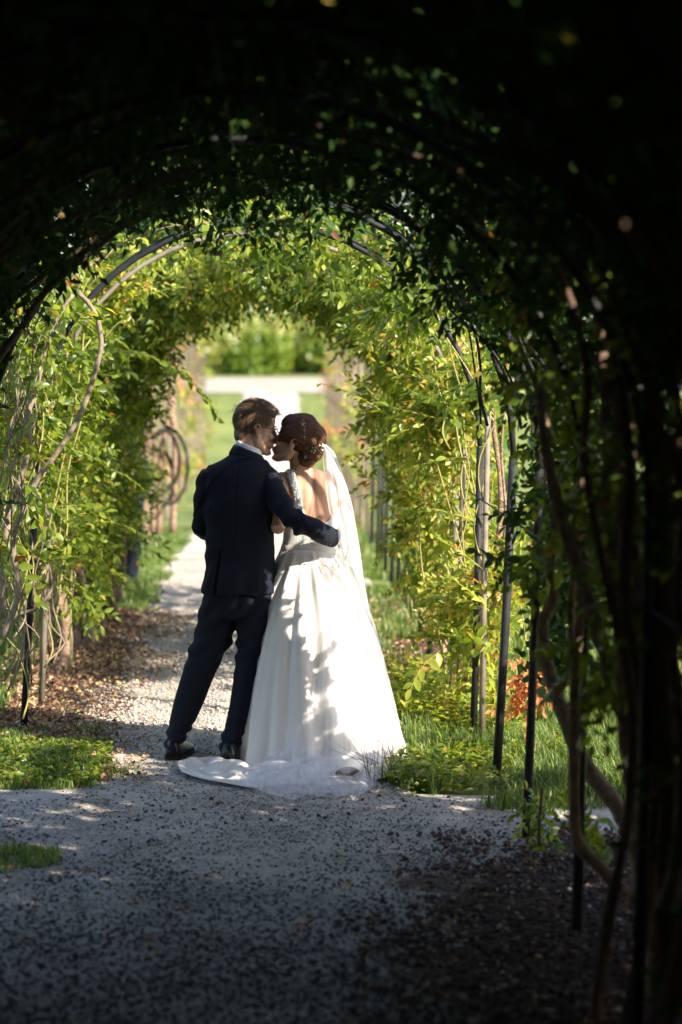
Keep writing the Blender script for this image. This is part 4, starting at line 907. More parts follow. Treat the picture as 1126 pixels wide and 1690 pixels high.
def head(mb, c, yaw, pitch, sc=1.0, neck_to=None, female=False):
    """face looks along local +x. yaw about z, pitch>0 looks up. returns transform"""
    R = Matrix.Rotation(yaw, 3, 'Z') @ Matrix.Rotation(-pitch, 3, 'Y') @ Matrix.Scale(sc, 3)
    T = lambda p: Vector(c) + R @ Vector(p)
    E = lambda p, r: mb.ell(T(p), r, R)
    E((-.012, 0, .045), (.098, .075, .088)); E((.035, 0, -.02), (.058, .058, .085)); E((.045, 0, .05), (.050, .060, .05))
    for s_ in (-1, 1):
        mb.tube([T((-.005, .052 * s_, -.03)), T((.01, .048 * s_, -.07)), T((.07, .012 * s_, -.105))], [.024 * sc, .022 * sc, .017 * sc], 10)
        E((.080, .033 * s_, .012), (.014, .017, .010)); E((.070, .040 * s_, -.025), (.018, .018, .016))
        E((.103, .011 * s_, -.030), (.009, .007, .007))
    E((.078, 0, -.103), (.022, .022, .016)); E((.080, 0, .030), (.016, .045, .010))
    mb.tube([T((.088, 0, .020)), T((.102, 0, -.005)), T((.115, 0, -.027))], [.009 * sc, .010 * sc, .0115 * sc], 10)
    E((.086, 0, -.062), (.016, .026, .026)); E((.100, 0, -.055), (.009, .021, .0055)); E((.099, 0, -.069), (.009, .018, .006))
    for s_ in (-1, 1):       # ears: rim, lobe and bowl
        rimp = [T((-.010 + .017 * math.cos(a), (.080 + .006 * math.sin(a)) * s_, -.002 + .029 * math.sin(a) - .004 * math.cos(a))) for a in np.linspace(-1.9, 3.1, 9)]
        mb.tube(rimp, .0055 * sc, 6); E((-.006, .076 * s_, -.003), (.014, .006, .022)); E((-.002, .079 * s_, -.028), (.008, .006, .009))
    if neck_to is not None:
        nr = .048 if female else .058
        mb.tube([T((-.02, 0, -.02)), (T((-.03, 0, -.08)) + Vector(neck_to)) / 2, Vector(neck_to)], [nr * sc, nr * .96, nr * 1.12], 18)
    return T, R
def hand(mb, wrist, fwd, up, sc=1.0, curl=.5, thumb=1):
    """palm with five fingers; fwd along the fingers, up the back of the hand"""
    f = Vector(fwd).normalized(); u = Vector(up); u = (u - f * u.dot(f)).normalized(); s_ = f.cross(u)
    w_ = Vector(wrist); pt = lambda a, b, c: w_ + (f * a + s_ * b + u * c) * sc
    mb.tube([pt(-.03, 0, 0), pt(.02, 0, 0), pt(.055, 0, .002), pt(.088, 0, 0)], [.026 * sc, .034 * sc, .041 * sc, .038 * sc], 12, ax=s_, ry=[.020 * sc, .017 * sc, .015 * sc, .011 * sc])
    for k, (b, ln, r) in enumerate(((-.029, .070, .0085), (-.010, .080, .009), (.010, .075, .0088), (.028, .058, .0078))):
        p = pt(.080, b * thumb, 0); ang = 0; q = [p]
        for j, seg in enumerate((.42, .32, .26)):
            ang += curl * (.8 if j else .5); p = p + (f * math.cos(ang) - u * math.sin(ang) + s_ * b * thumb * 1.2) * ln * seg * sc; q.append(p)
        mb.tube(q, [r * sc, r * .95 * sc, r * .85 * sc, r * .62 * sc], 8)
    mb.tube([pt(.012, -.028 * thumb, 0), pt(.04, -.050 * thumb, -.010), pt(.066, -.058 * thumb, -.022), pt(.085, -.054 * thumb, -.03)], [.014 * sc, .0115 * sc, .010 * sc, .007 * sc], 8)

def ribbons(name, roots, path_fn, n_seg, width, mt, parent, rng):
    """hair: thin tapering strands; path_fn(root, normal, rng) -> list of points"""
    V = []; F = []
    for (p, nrm) in roots:
        pts = path_fn(p, nrm, rng); m_ = len(pts); o = len(V)
        for i, q in enumerate(pts):
            t = (pts[min(i + 1, m_ - 1)] - pts[max(i - 1, 0)]); sd = t.cross(nrm)
            sd = sd.normalized() if sd.length > 1e-9 else Vector((1, 0, 0)); w_ = width * (1 - .8 * (i / (m_ - 1)) ** 2)
            V += [tuple(q - sd * w_), tuple(q + sd * w_ * .0 + nrm * w_ * .7), tuple(q + sd * w_)]
        for i in range(m_ - 1):
            a = o + i * 3; F += [(a, a + 1, a + 4, a + 3), (a + 1, a + 2, a + 5, a + 4)]
    me = mesh_np(name, V, F, True); return link(name, me, mt, parent)

# ------------------------------------------------------------------ groom
groom = empty('person', (0, 0, 0)); tag(groom, 'man in a dark navy suit and glasses kissing the bride, seen from behind', 'person')
GH = P(421, 709, .04); g_yaw, g_pitch = math.radians(16), math.radians(-9)
neck_base = P(408, 758, .03)
mb = MB(); GT, GR = head(mb, GH, g_yaw, g_pitch, 1.0, neck_base)
mb.rings([pring(400, 424, 752, .03, .05), pring(372, 440, 766, .02, .07), pring(348, 442, 790, .02, .085), pring(348, 444, 850, .02, .09), pring(352, 442, 905, .02, .09), pring(346, 450, 960, .03, .1), pring(346, 450, 1010, .03, .1)])
gl = [P(366, 985, .03), P(335, 1095, .06), P(311, 1160, .055), P(288, 1238, .04)]; gr_ = [P(422, 985, .02), P(410, 1095, -.03), P(382, 1246, -.10)]
mb.tube(gl, [.075, .05, .045, .03], 14); mb.tube(gr_, [.075, .05, .03], 14)
mb.tube([P(346, 786, .02), P(338, 830, .03), P(333, 872, .05)], [.05, .045, .04], 12); mb.tube([P(333, 872, .05), P(350, 874, .2), P(395, 868, .36)], [.04, .034, .027], 12)
hand(mb, P(400, 868, .37), (1, .1, .0), (0, 1, 0), 1.0, .5, 1)
mb.tube([P(440, 788, .0), P(464, 832, -.10), P(488, 862, -.20)], [.05, .045, .04], 12); mb.tube([P(488, 862, -.20), P(520, 873, -.20), P(553, 889, -.12)], [.04, .034, .027], 12)
hand(mb, P(551, 888, -.105), (.86, .48, -.10), (.48, -.86, .1), .95, .55, 1)
me = remesh(mb, .0042, 3, .5, 'body'); link('body', me, M['skin1'], groom)
# hair
mb = MB(); E = lambda p, r: mb.ell(GT(p), r, GR)
E((-.016, 0, .056), (.096, .081, .088)); E((.028, 0, .090), (.066, .066, .046)); E((.058, 0, .100), (.044, .056, .032)); E((-.048, 0, .02), (.058, .070, .070)); E((-.070, 0, -.03), (.030, .050, .042))
me = remesh(mb, .006, 3, .5, 'hair')
def groove(V):
    q = (V - np.array(GH)) ; return .006 * (vnoise(q * [1, 1, .45], 70, 2) - .5) + .007 * (vnoise(q, 34, 5) - .4)
displace(me, groove); hair = link('hair', me, M['hair1'], groom)
rng = random.Random(3); roots = []; Rn = GR.normalized() if hasattr(GR, 'normalized') else GR
for k in range(6500):
    a = rng.uniform(0, 2 * math.pi); z = rng.uniform(-.75, 1); q = math.sqrt(max(0, 1 - z * z)); n_ = Vector((q * math.cos(a), q * math.sin(a), z)); l = Vector((-.014 + n_.x * .098, n_.y * .082, .054 + n_.z * .089))
    if l.x > .055 and l.z < .088: continue
    if l.x > -.0 and l.z < .042: continue
    if l.z < -.005 and l.x > -.045: continue
    roots.append((GT(l), (GR @ n_).normalized()))
def gpath(p, n_, r):
    top = n_.z > .35; fw = (GR @ Vector((1, 0, 0))).normalized()
    d = (fw * (.9 if top else .0) + Vector((r.gauss(0, .35), r.gauss(0, .35), (-.1 if top else -1))) + n_ * (.6 if top else .12)); d = (d - n_ * d.dot(n_) * .6).normalized(); L_ = r.uniform(.026, .048) * (1.15 if top else .75)
    cu = Vector((r.gauss(0, .25), r.gauss(0, .25), -.5 if top else -.1))
    return [p + d * L_ * t + n_ * (.004 + (.006 if top else .0) * t) + cu * L_ * t * t * .5 for t in (0, .35, .7, 1)]
ribbons('hair_strands', roots, gpath, 4, .0009, M['hair1'], groom, rng)
# glasses
gl_ = MB()
fr = lambda a, b, c: GT((a, b, c))
for s_ in (-1, 1):
    gl_.tube([fr(.098, .034 * s_ + .022 * math.cos(a), .010 + .015 * math.sin(a)) for a in np.linspace(0, 2 * math.pi, 13)], .0019, 5)
    gl_.tube([fr(.098, .056 * s_, .016), fr(.085, .071 * s_, .016), fr(.02, .078 * s_, .015), fr(-.012, .079 * s_, .011)], .0021, 5)
gl_.tube([fr(.099, -.012, .012), fr(.104, 0, .014), fr(.099, .012, .012)], .0019, 5)
o = gl_.build('glasses', M['black'], groom); o['label'] = 'thin dark rimmed glasses'
# shirt collar
mb = MB(); C0 = P(409, 748, .03)
mb.rings([ring(P(409, 0).x, 12.03, P(0, y, .03).z, rx, ry, tx=-.42) for y, rx, ry in ((760, .070, .070), (748, .066, .066), (734, .064, .064))])
link('shirt_collar', remesh(mb, .004, 2, .5, 'shirt_collar'), M['shirt'], groom)
# jacket
mb = MB()
mb.rings([pring(393, 427, 746, .03, .064, tx=-.35), pring(386, 432, 753, .025, .075, tx=-.25), pring(366, 440, 761, .02, .088), pring(346, 446, 770, .015, .098), pring(337, 449, 782, .01, .108), pring(335, 452, 800, .01, .116), pring(336, 455, 830, .01, .122), pring(338, 454, 862, .01, .120), pring(340, 452, 895, .015, .116), pring(339, 454, 925, .02, .120), pring(335, 458, 955, .02, .130), pring(332, 461, 979, .02, .136)])
mb.tube([P(350, 781, .01), P(343, 800, .015), P(338, 840, .03), P(334, 872, .05)], [.050, .056, .053, .049], 18, ry=[.06, .066, .06, .052])
mb.tube([P(333.5, 868, .045), P(336, 874, .10), P(345, 873, .2), P(362, 870, .30)], [.050, .050, .046, .042], 16)
mb.tube([P(431, 783, .0), P(442, 793, -.01), P(463, 831, -.10), P(487, 861, -.20)], [.060, .062, .056, .050], 18)
mb.tube([P(486, 858, -.195), P(497, 866, -.21), P(522, 875, -.19), P(551, 889, -.10)], [.050, .051, .047, .041], 18)
me = remesh(mb, .0055, 5, .5, 'jacket')
def jfold(V):
    x = (V[:, 0]) * 337 + 450; y = 600 - (V[:, 2] - CAMH) * 337; d = np.zeros(len(V))
    # lapel-less back: centre seam and vent
    seam = np.exp(-((x - (392 - (y - 760) * .06)) / 1.6) ** 2) * (y < 905); d -= .0025 * seam
    vent = np.exp(-((x - (364 - (y - 905) * .12)) / 2.2) ** 2) * (y > 905); d -= .012 * vent
    d += .008 * ((x - (366 - (y - 905) * .12)) > 0) * (x < 380) * (y > 912) * np.clip((380 - x) / 14, 0, 1)
    # collar step
    d += .0055 * (y < 756 + (x - 409) ** 2 * .012) * (V[:, 1] < 12.03)
    # sleeve folds, diagonal, on the right arm
    arm = (x > 448) & (V[:, 1] < 11.93); u = (x - 450) * .75 + (y - 800) * .65
    d += arm * (.0085 * np.sin(u * .20 + 6 * vnoise(V, 7, 2)) * np.clip(vnoise(V, 8, 7) * 2 - .5, 0, 1) * (.25 + np.exp(-((x - 484) / 22) ** 2)) + .004 * (vnoise(V, 16, 5) - .5))
    larm = x < 348; d += larm * .004 * np.sin(y * .17 + x * .2 + 6 * vnoise(V, 7, 4))
    # body: soft drag lines at waist and under the arm
    body = (x > 336) & (x < 452) & ~arm; f = np.sin((y * .10 + (x - 395) * .055) + 4 * vnoise(V, 5, 9)); d += body * .0040 * f * np.clip((y - 770) / 60, 0, 1)
    d += body * .005 * np.sin((x - 340) * .16 + y * .02) * np.clip((y - 900) / 60, 0, 1)
    d += .002 * (vnoise(V, 30, 3) - .5)
    return d
displace(me, jfold); jacket = link('jacket', me, M['suit'], groom)
# sleeve buttons and shirt cuff
for k, (px, py) in enumerate(((536, 897), (540, 899), (545, 901))):
    MB().ell(P(px, py - 1.5, -.165), (.006, .004, .006), nu=10, nv=6).build('sleeve_button', M['black'], jacket)
MB().tube([P(546, 887, -.112), P(556.5, 891, -.094)], [.034, .0345], 20).build('shirt_cuff', M['shirt'], groom)
# collar leaf of the jacket (a turned down band round the neck)
mb = MB(); V = []; F = []; nn = 28
for j, (y0, rx, ry) in enumerate(((742, .062, .064), (739.5, .066, .068), (743, .074, .075), (753, .092, .083), (757, .096, .085))):
    for i in range(nn):
        a = math.pi * (1.06 + .90 * i / (nn - 1)) ; V.append((P(409, 0).x - .005 + rx * math.cos(a) , 12.025 + ry * math.sin(a), P(0, y0 + (math.cos(a) * 9 if math.cos(a) > -1 else 0) + 2, .0).z))
for j in range(4):
    for i in range(nn - 1): k = j * nn + i; F.append((k, k + nn, k + nn + 1, k + 1))
o = link('jacket_collar', mesh_np('jacket_collar', V, F, True), M['suit'], groom); md = o.modifiers.new('t', 'SOLIDIFY'); md.thickness = .004
# trousers
mb = MB()
mb.rings([pring(340, 453, 930, .02, .105), pring(336, 457, 975, .02, .118), pring(333, 458, 1000, .02, .122), pring(331, 457, 1018, .02, .118)])
def leg(rows, tx=0):
    mb.rings([pring(l, r, y, yc, ry, n=22, pw=2.0) for l, r, y, yc, ry in rows])
leg([(333, 398, 985, .03, .10), (326, 393, 1025, .04, .10), (316, 383, 1060, .05, .095), (306, 364, 1095, .06, .088), (296, 350, 1125, .06, .08), (286, 337, 1160, .055, .076), (280, 324, 1188, .05, .074), (275, 310, 1212, .045, .072), (272.5, 302, 1228, .04, .072), (273, 300, 1238, .04, .074)])
leg([(388, 457, 985, .01, .10), (390, 452, 1025, .0, .10), (390, 441, 1060, -.01, .092), (388, 433, 1095, -.03, .084), (384, 425, 1130, -.045, .078), (379, 418, 1165, -.065, .074), (371, 409, 1198, -.08, .073), (364, 401, 1222, -.09, .074), (362, 398, 1238, -.10, .077), (362, 397, 1248, -.10, .079)])
me = remesh(mb, .0055, 4, .5, 'trousers')
def tfold(V):
    x = V[:, 0] * 337 + 450; y = 600 - (V[:, 2] - CAMH) * 337; L_ = x < 455 - (y - 980) * .33
    cx = np.where(L_, 366 - (y - 985) * .325, 424 - (y - 985) * .17)
    d = .0035 * np.exp(-((x - cx) / 1.7) ** 2) * (y > 1040)                                   # crease
    d += .0075 * np.sin((y + (x - cx) * .7) * .19 + 4 * vnoise(V, 6, 3)) * np.exp(-((y - 1068) / 32) ** 2)   # behind the knees
    d += .007 * np.sin((y - (x - cx) * .35) * .34 + 3 * vnoise(V, 8, 5)) * np.clip((y - 1190) / 25, 0, 1)
    d += .007 * np.sin((x * .20 + y * .16)) * np.exp(-((y - 1010) / 26) ** 2) + .003 * (vnoise(V, 14, 8) - .5)
    d -= .006 * np.exp(-((x - 394) / 3) ** 2) * np.clip((1030 - y) / 30, 0, 1)
    return d
displace(me, tfold); link('trousers', me, M['suit'], groom)
# shoes
def shoe(heel, yaw, sc=1.0):
    root_c = Vector(heel); R = Matrix.Rotation(yaw, 3, 'Z'); T = lambda x, y, z: root_c + R @ Vector((x, y, z)) * sc
    rows = [(-.030, .026, .045, .060), (-.012, .036, .048, .078), (.03, .040, .050, .085), (.07, .041, .045, .070), (.12, .045, .038, .052), (.17, .048, .032, .042), (.215, .043, .028, .035), (.25, .028, .024, .027), (.268, .010, .020, .020)]
    mb = MB(); mb.rings([[T(w_ * math.cos(a), y, .022 + (h if math.sin(a) > 0 else .006) * abs(math.sin(a)) ** .8 * (1 if math.sin(a) > 0 else -1)) for a in [2 * math.pi * k / 18 for k in range(18)]] for y, w_, z_, h in rows])
    sh = mb.build('shoe', M['shoe'], groom)
    mb = MB(); mb.rings([[T((w_ + .005) * math.cos(a), y, z) for (y, w_) in [(y_, w2) for y_, w2, _, _ in rows][::-1] for a in (0,)] + [T(-(w_ + .005), y, z) for (y, w_) in [(y_, w2) for y_, w2, _, _ in rows]] for z in (.004, .020)])
    mb.build('sole', M['sole'], sh, smooth=False)
    mb = MB(); mb.rings([[T(.040 * math.cos(a), .012 + .040 * math.sin(a), z) for a in [2 * math.pi * k / 16 for k in range(16)]] for z in (.0, .028)]); mb.build('heel', M['sole'], sh, smooth=False)
gL = G(286, 1258); gRr = G(379, 1268)
shoe((gL.x, gL.y + .01, .012), math.radians(-14), 1.02); shoe((gRr.x, gRr.y + .02, .012), math.radians(-10), 1.12)

# ------------------------------------------------------------------ bride
bride = empty('person', (0, 0, 0)); tag(bride, 'bride in white satin gown with long veil and auburn updo, kissing the groom', 'person')
BH = P(488, 731, .05); b_yaw, b_pitch = math.radians(180 - 14), math.radians(16)
BT, BR = None, None
mb = MB(); BT, BR = head(mb, BH, b_yaw, b_pitch, .97, P(497, 778, .09), True)
TORSO = [(772, 484, 516, .09, .050), (779, 468, 545, .09, .068), (788, 462, 558, .09, .080), (805, 463, 560, .09, .092), (830, 468, 560, .09, .098), (860, 472, 558, .09, .096), (890, 470, 553, .09, .092), (912, 466, 554, .09, .096), (935, 458, 566, .09, .11), (990, 452, 575, .09, .13)]
mb.rings([pring(l, r, y, yc, ry, n=36, pw=2.2) for y, l, r, yc, ry in TORSO])
def blim(pts, rad, n=14): mb.tube(pts, rad, n)
# left arm (on the groom's side): shoulder, elbow seen below the sleeve, forearm towards his chest
blim([P(470, 786, .09), P(466, 800, .06), P(463, 835, -.01), P(459, 872, -.055)], [.040, .044, .038, .034]); blim([P(459, 870, -.055), P(455, 866, .05), P(430, 840, .22)], [.036, .032, .022])
hand(mb, P(430, 840, .22), (-.6, .2, .7), (0, 1, .2), .9, .3, -1)
blim([P(552, 788, .09), P(562, 830, .12), P(560, 872, .20)], [.042, .037, .032]); blim([P(560, 872, .20), P(520, 862, .34), P(470, 840, .36)], [.032, .026, .021])
hand(mb, P(470, 840, .36), (-1, .1, .25), (0, 1, 0), .9, .3, 1)
for s_, hx in ((0, 495), (1, 525)): blim([P(hx, 980, .09), P(hx, 1110, .1), P(hx - 4, 1245, .1)], [.075, .05, .032])
me = remesh(mb, .0042, 3, .5, 'body')
def spine(V):
    x = V[:, 0] * 337 + 450; y = 600 - (V[:, 2] - CAMH) * 337; back = (V[:, 1] < 12.06) & (y > 775) & (y < 900)
    d = -.007 * np.exp(-((x - (514 + (y - 780) * .10)) / 5) ** 2) * back
    d += .007 * np.exp(-((x - 486) / 9) ** 2 - ((y - 812) / 18) ** 2) * back + .007 * np.exp(-((x - 540) / 9) ** 2 - ((y - 812) / 18) ** 2) * back
    d -= .004 * np.exp(-((x - 499) / 4) ** 2 - ((y - 822) / 20) ** 2) * back
    return d
displace(me, spine); link('body', me, M['skin2'], bride)
# lips and closed eye lines, as small parts
MB().ell(BT((.103, 0, -.062)), (.006, .019, .008), BR, 12, 8).build('lips', M['lip'], bride)
for (T_, R_, own) in ((BT, BR, bride), (GT, GR, groom)):
    for s_ in (-1, 1):
        MB().tube([T_((.093 - .010 * abs(k) , (.033 + .013 * k) * s_, .007 + .001 * k * k)) for k in (-1, -.5, 0, .5, 1)], .0011, 4).build('eyelashes', M['black'], own)
        MB().tube([T_((.094 - .012 * abs(k), (.036 + .017 * k) * s_, .030 - .003 * k * k)) for k in (-1, -.5, 0, .5, 1)], .0024, 5).build('eyebrow', M['hair1'] if own is groom else M['hair2'], own)
# hair: cap, swept sides and bun
mb = MB(); E = lambda p, r: mb.ell(BT(p), r, BR)
E((-.018, 0, .055), (.104, .086, .098)); E((.040, 0, .088), (.052, .066, .046)); E((.040, .050, .045), (.040, .022, .048)); E((.040, -.050, .045), (.040, .022, .048)); E((-.082, 0, .045), (.062, .078, .078)); E((-.095, 0, -.015), (.050, .068, .052)); E((-.078, 0, -.062), (.042, .054, .036)); E((.062, .046, .020), (.018, .018, .036)); E((.062, -.046, .020), (.018, .018, .036))
me = remesh(mb, .0032, 5, .5, 'hair')
BUN = BT((-.10, 0, -.02)); axis = (BR @ Vector((1, 0, 0))).normalized(); upb = (BR @ Vector((0, 0, 1))).normalized()
def bridehair(V):
    q = V - np.array(BUN); q = q / np.maximum(1e-6, np.linalg.norm(q, axis=1))[:, None]
    lat = np.arctan2(q @ np.array(upb), q[:, 1] * 1.0 + 1e-6); r_ = np.linalg.norm(V - np.array(BUN), axis=1)
    return .0055 * np.sin(lat * 10 + r_ * 40 + 5 * vnoise(V, 16, 2)) + .003 * np.sin(lat * 31 + 6 * vnoise(V, 20, 4)) + .004 * (vnoise(V, 50, 6) - .5)
displace(me, bridehair); bh = link('hair', me, M['hair2'], bride)
rng = random.Random(5); roots = []
tree_ = BVHTree.FromPolygons([tuple(v.co) for v in me.vertices], [tuple(p.vertices) for p in me.polygons])
for k in range(5500):
    a = rng.uniform(0, 2 * math.pi); z = rng.uniform(-1, 1); q = math.sqrt(1 - z * z); n_ = Vector((q * math.cos(a), q * math.sin(a), z))
    h_ = tree_.ray_cast(BT((-.03, 0, .04)) + n_ * .4, -n_)
    if h_[0] is not None: roots.append((h_[0], h_[1]))
def bpath(p, n_, r):
    out = []; q = p.copy(); L_ = r.uniform(.014, .026)
    for i in range(4):
        out.append(q + n_ * (.001 + .004 * r.random())); d = (BUN + Vector((r.gauss(0, .02), r.gauss(0, .03), r.gauss(0, .02)))) - q; d = d - n_ * d.dot(n_)
        if (q - BUN).length < .07: d = n_.cross(axis)
        if d.length < 1e-6: d = Vector((0, 0, -1))
        q = q + d.normalized() * L_; h_ = tree_.find_nearest(q)
        if h_[0] is not None: q = h_[0] + h_[1] * .001; n_ = h_[1]
    return out
ribbons('hair_strands', roots, bpath, 4, .0009, mat('auburn_strands', (.15, .055, .024), .38, .5), bride, rng)
for k, L_ in enumerate(([(-.06, .05, -.09), (-.05, .06, -.11), (-.045, .055, -.13)],)):
    MB().tube(smooth_path([BT((a, -b if False else b, c)) for a, b, c in L_], 3), [.002] * (3 * (len(L_) - 1) + 1), 4).build('loose_lock', M['hair2'], bride)
# beaded hair vine
mb = MB(); rng = random.Random(8)
def bead(px, py, r):
    o_ = P(px, py, -.4); h_ = tree_.ray_cast(Vector((0, 0, CAMH)), (o_ - Vector((0, 0, CAMH))).normalized())
    if h_[0] is not None: mb.ell(h_[0] + h_[1] * r * .7, r, None, 8, 5)
for k in range(72):
    t = k / 71; px = 500 + 5 * t + 2.4 * math.sin(t * 3.1); py = 692 + 66 * t; bead(px + rng.gauss(0, 1.5), py + rng.gauss(0, .6), rng.uniform(.0016, .0034))
for k in range(46):
    t = rng.random(); bead(511 + 23 * t, 744 - 7 * t + rng.gauss(0, 2.6 * (.5 + t)), rng.uniform(.0018, .0040))
o = mb.build('hair_vine', M['pearl'], bride); o['label'] = 'hair vine of tiny white beads and flowers'; o['kind'] = 'stuff'

# gown: bodice following the torso, open at the back in a deep V
def torso_pt(y, a, off):
    l, r, yc, ry = interp(TORSO, y); A = P(l, y, yc); B = P(r, y, yc); cx = (A.x + B.x) / 2; rx = (B.x - A.x) / 2 + off; ry += off
    c, s_ = math.cos(a), math.sin(a); pw = 2.2
    return Vector((cx + rx * math.copysign(abs(c) ** (2 / pw), c), 12 + yc + ry * math.copysign(abs(s_) ** (2 / pw), s_), A.z))
VL_ = [(776, 487), (790, 491), (808, 496), (830, 500), (847, 504), (858, 514), (864, 530)]
VR_ = [(776, 553), (800, 556), (830, 552), (850, 546), (858, 540), (864, 532)]
SO = [(776, 474), (790, 478), (808, 485), (825, 489), (840, 482), (850, 472), (864, 440)]
def ang_at(y, px):
    best = min((abs(torso_pt(y, -math.pi * k / 180, .0).x * 12 / torso_pt(y, -math.pi * k / 180, 0).y - (px - 450) / 337), k) for k in range(2, 179)); return best[1] * math.pi / 180
V = []; F = []; nt_ = 60; ys = list(np.linspace(846, 912, 24))
for y in ys:
    # angle measured along the back, 0 right .. pi left ; the opening between aR..aL
    if y < 864:
        xl_ = np.interp(y, [v[0] for v in VL_], [v[1] for v in VL_]); xr_ = np.interp(y, [v[0] for v in VR_], [v[1] for v in VR_]); aL = ang_at(y, xl_); aR = ang_at(y, xr_)
    else: aL = aR = ang_at(y, 531)
    for i in range(nt_ + 1):
        a = -(aL + (2 * math.pi - aL + aR) * i / nt_); q = torso_pt(y, a, .006 + .0015 * math.sin(i * 1.7 + y)); V.append(tuple(q))
for j in range(len(ys) - 1):
    for i in range(nt_): k = j * (nt_ + 1) + i; F.append((k, k + nt_ + 1, k + nt_ + 2, k + 1))
bod = link('bodice', mesh_np('bodice', V, F, True), M['lace'], bride); md = bod.modifiers.new('t', 'SOLIDIFY'); md.thickness = .004; md.offset = 0
# shoulder strap
V = []; F = []; ys = list(np.linspace(774, 850, 26)); nt_ = 6
for y in ys:
    x0 = np.interp(y, [v[0] for v in SO], [v[1] for v in SO]); x1 = np.interp(y, [v[0] for v in VL_], [v[1] for v in VL_]); a0, a1 = ang_at(max(y, 776), x0), ang_at(max(y, 776), x1)
    for i in range(nt_ + 1): V.append(tuple(torso_pt(y, -(a0 + (a1 - a0) * i / nt_), .010)))
for j in range(len(ys) - 1):
    for i in range(nt_): k = j * (nt_ + 1) + i; F.append((k, k + nt_ + 1, k + nt_ + 2, k + 1))
st = link('shoulder_strap', mesh_np('shoulder_strap', V, F, True), M['sequin'], bride); md = st.modifiers.new('t', 'SOLIDIFY'); md.thickness = .004; md.offset = 0
mb = MB(); rng = random.Random(12)
for k in range(190):
    y = rng.uniform(776, 850); x0 = np.interp(y, [v[0] for v in SO], [v[1] for v in SO]); x1 = np.interp(y, [v[0] for v in VL_], [v[1] for v in VL_]); mb.ell(torso_pt(y, -ang_at(y, rng.uniform(max(x0, 468), x1)), .014), rng.uniform(.0015, .0032), None, 6, 4)
o = mb.build('beading', M['silver'], st); o['kind'] = 'stuff'

# skirt and train: cloth running from the waist down to the floor and out over it
SC = Vector(((507 - 450) / 337, 12.09, 0)); ZW = P(500, 907, 0).z
HEM = [(0, .58), (25, .64), (50, .58), (90, .52), (130, .46), (165, .38), (180, .345), (195, .36), (215, .42), (235, .46), (255, .48), (270, .50), (290, .52), (320, .55), (345, .55), (360, .56)]   # radius by angle (deg, 270 faces the camera)
outl = [G(686, 1232), G(655, 1238), G(648, 1268), G(640, 1293), G(600, 1300), G(575, 1304), G(520, 1300), G(470, 1302), G(420, 1309), G(375, 1303), G(335, 1297), G(306, 1287), G(293, 1274)]
OA = sorted([((math.degrees(math.atan2(p.y - SC.y, p.x - SC.x)) % 360), (p - SC).length) for p in outl] + [(203.0, .44), (196, .37), (180, .34), (150, .42), (120, .48), (90, .52), (60, .56), (35, .60)])
OA = [(OA[-1][0] - 360, OA[-1][1])] + OA + [(OA[0][0] + 360, OA[0][1])]
def out_r(a): return float(np.interp(a % 360, [o_[0] for o_ in OA], [o_[1] for o_ in OA]))
def hem_r(a): return min(float(np.interp(a % 360, [h[0] for h in HEM], [h[1] for h in HEM])), out_r(a) * .97)
NT, NC, NG = 288, 54, 22
sk = []; rs = np.random.default_rng(3)
ks = [(7, .9, .35), (12, 2.1, .9), (19, .4, .7), (31, 4.0, .35)]
for j in range(NC + NG + 1):
    for i in range(NT):
        a = 360 * i / NT; th = math.radians(a); h = hem_r(a); o_ = out_r(a)
        wr = .128 * .104 / math.sqrt((.104 * math.cos(th)) ** 2 + (.128 * math.sin(th)) ** 2)
        if j <= NC:
            s_ = j / NC; z = ZW * (1 - s_) ; r = wr + (h - wr) * (s_ ** .92) + .035 * math.sin(math.pi * min(1, s_ * 1.15)) * (1 if 200 < a < 340 else .4)
            f = 0
            for k, ph, am in ks: f += am * math.sin(k * th + ph + 1.3 * math.sin(s_ * 3 + k))
            # sharp pleats dropping from the waist
            pl = abs(math.sin(8.5 * th + .6)) ** 3 * math.exp(-((s_ - .18) / .22) ** 2)
            nn_ = vnoise([[math.cos(th) * 2.2, math.sin(th) * 2.2, s_ * 1.1]], 2.4, 8)[0]
            r += .014 * f * (.15 + s_) * min(1, s_ * 4) * (.4 + 1.2 * nn_) + .024 * pl * min(1, s_ * 7) * (.3 + 1.3 * nn_) + .03 * (nn_ - .5) * s_ * (1 - s_) * 4
            z += .015 * (1 - s_) * 0; z = max(z, .016)
        else:
            s_ = (j - NC) / NG; r = h + (o_ - h) * s_; ext = max(0.0, o_ - h)
            f = math.sin(6 * th + 9 * s_ + 2 * math.sin(4 * th)) + .6 * math.sin(17 * th + 4 * s_)
            z = .018 + ext * .024 * (1 + f) * math.sin(math.pi * min(1, s_ * 1.0)) ** .7 + .05 * min(1, ext * 3) * math.sin(math.pi * s_) * abs(vnoise([[r * math.cos(th), r * math.sin(th) * 1.6, 0]], 9, 4)[0] - .5) * 2
            z += .008 * max(0, s_ - .86) / .14 * min(1, ext * 4) * (1 + math.sin(5 * th))
            if 196 < a < 222: z += .06 * max(0, s_ - .5) * math.sin((a - 196) / 26 * math.pi)
            f2 = 0
            for k, ph, am in ks: f2 += am * math.sin(k * th + ph + 1.3 * math.sin(3 + k))
            r += .014 * 1.15 * f2 * (1 - s_)
        # the skirt swings to the right as it falls
        cx = SC.x; sk.append((cx + r * math.cos(th), SC.y + r * math.sin(th), z))
F = []
for j in range(NC + NG):
    for i in range(NT):
        i2 = (i + 1) % NT; F.append((j * NT + i, (j + 1) * NT + i, (j + 1) * NT + i2, j * NT + i2))
skm = mesh_np('skirt', sk, F, True); skirt = link('skirt', skm, M['satin'], bride); md = skirt.modifiers.new('t', 'SOLIDIFY'); md.thickness = .003; md.offset = 0
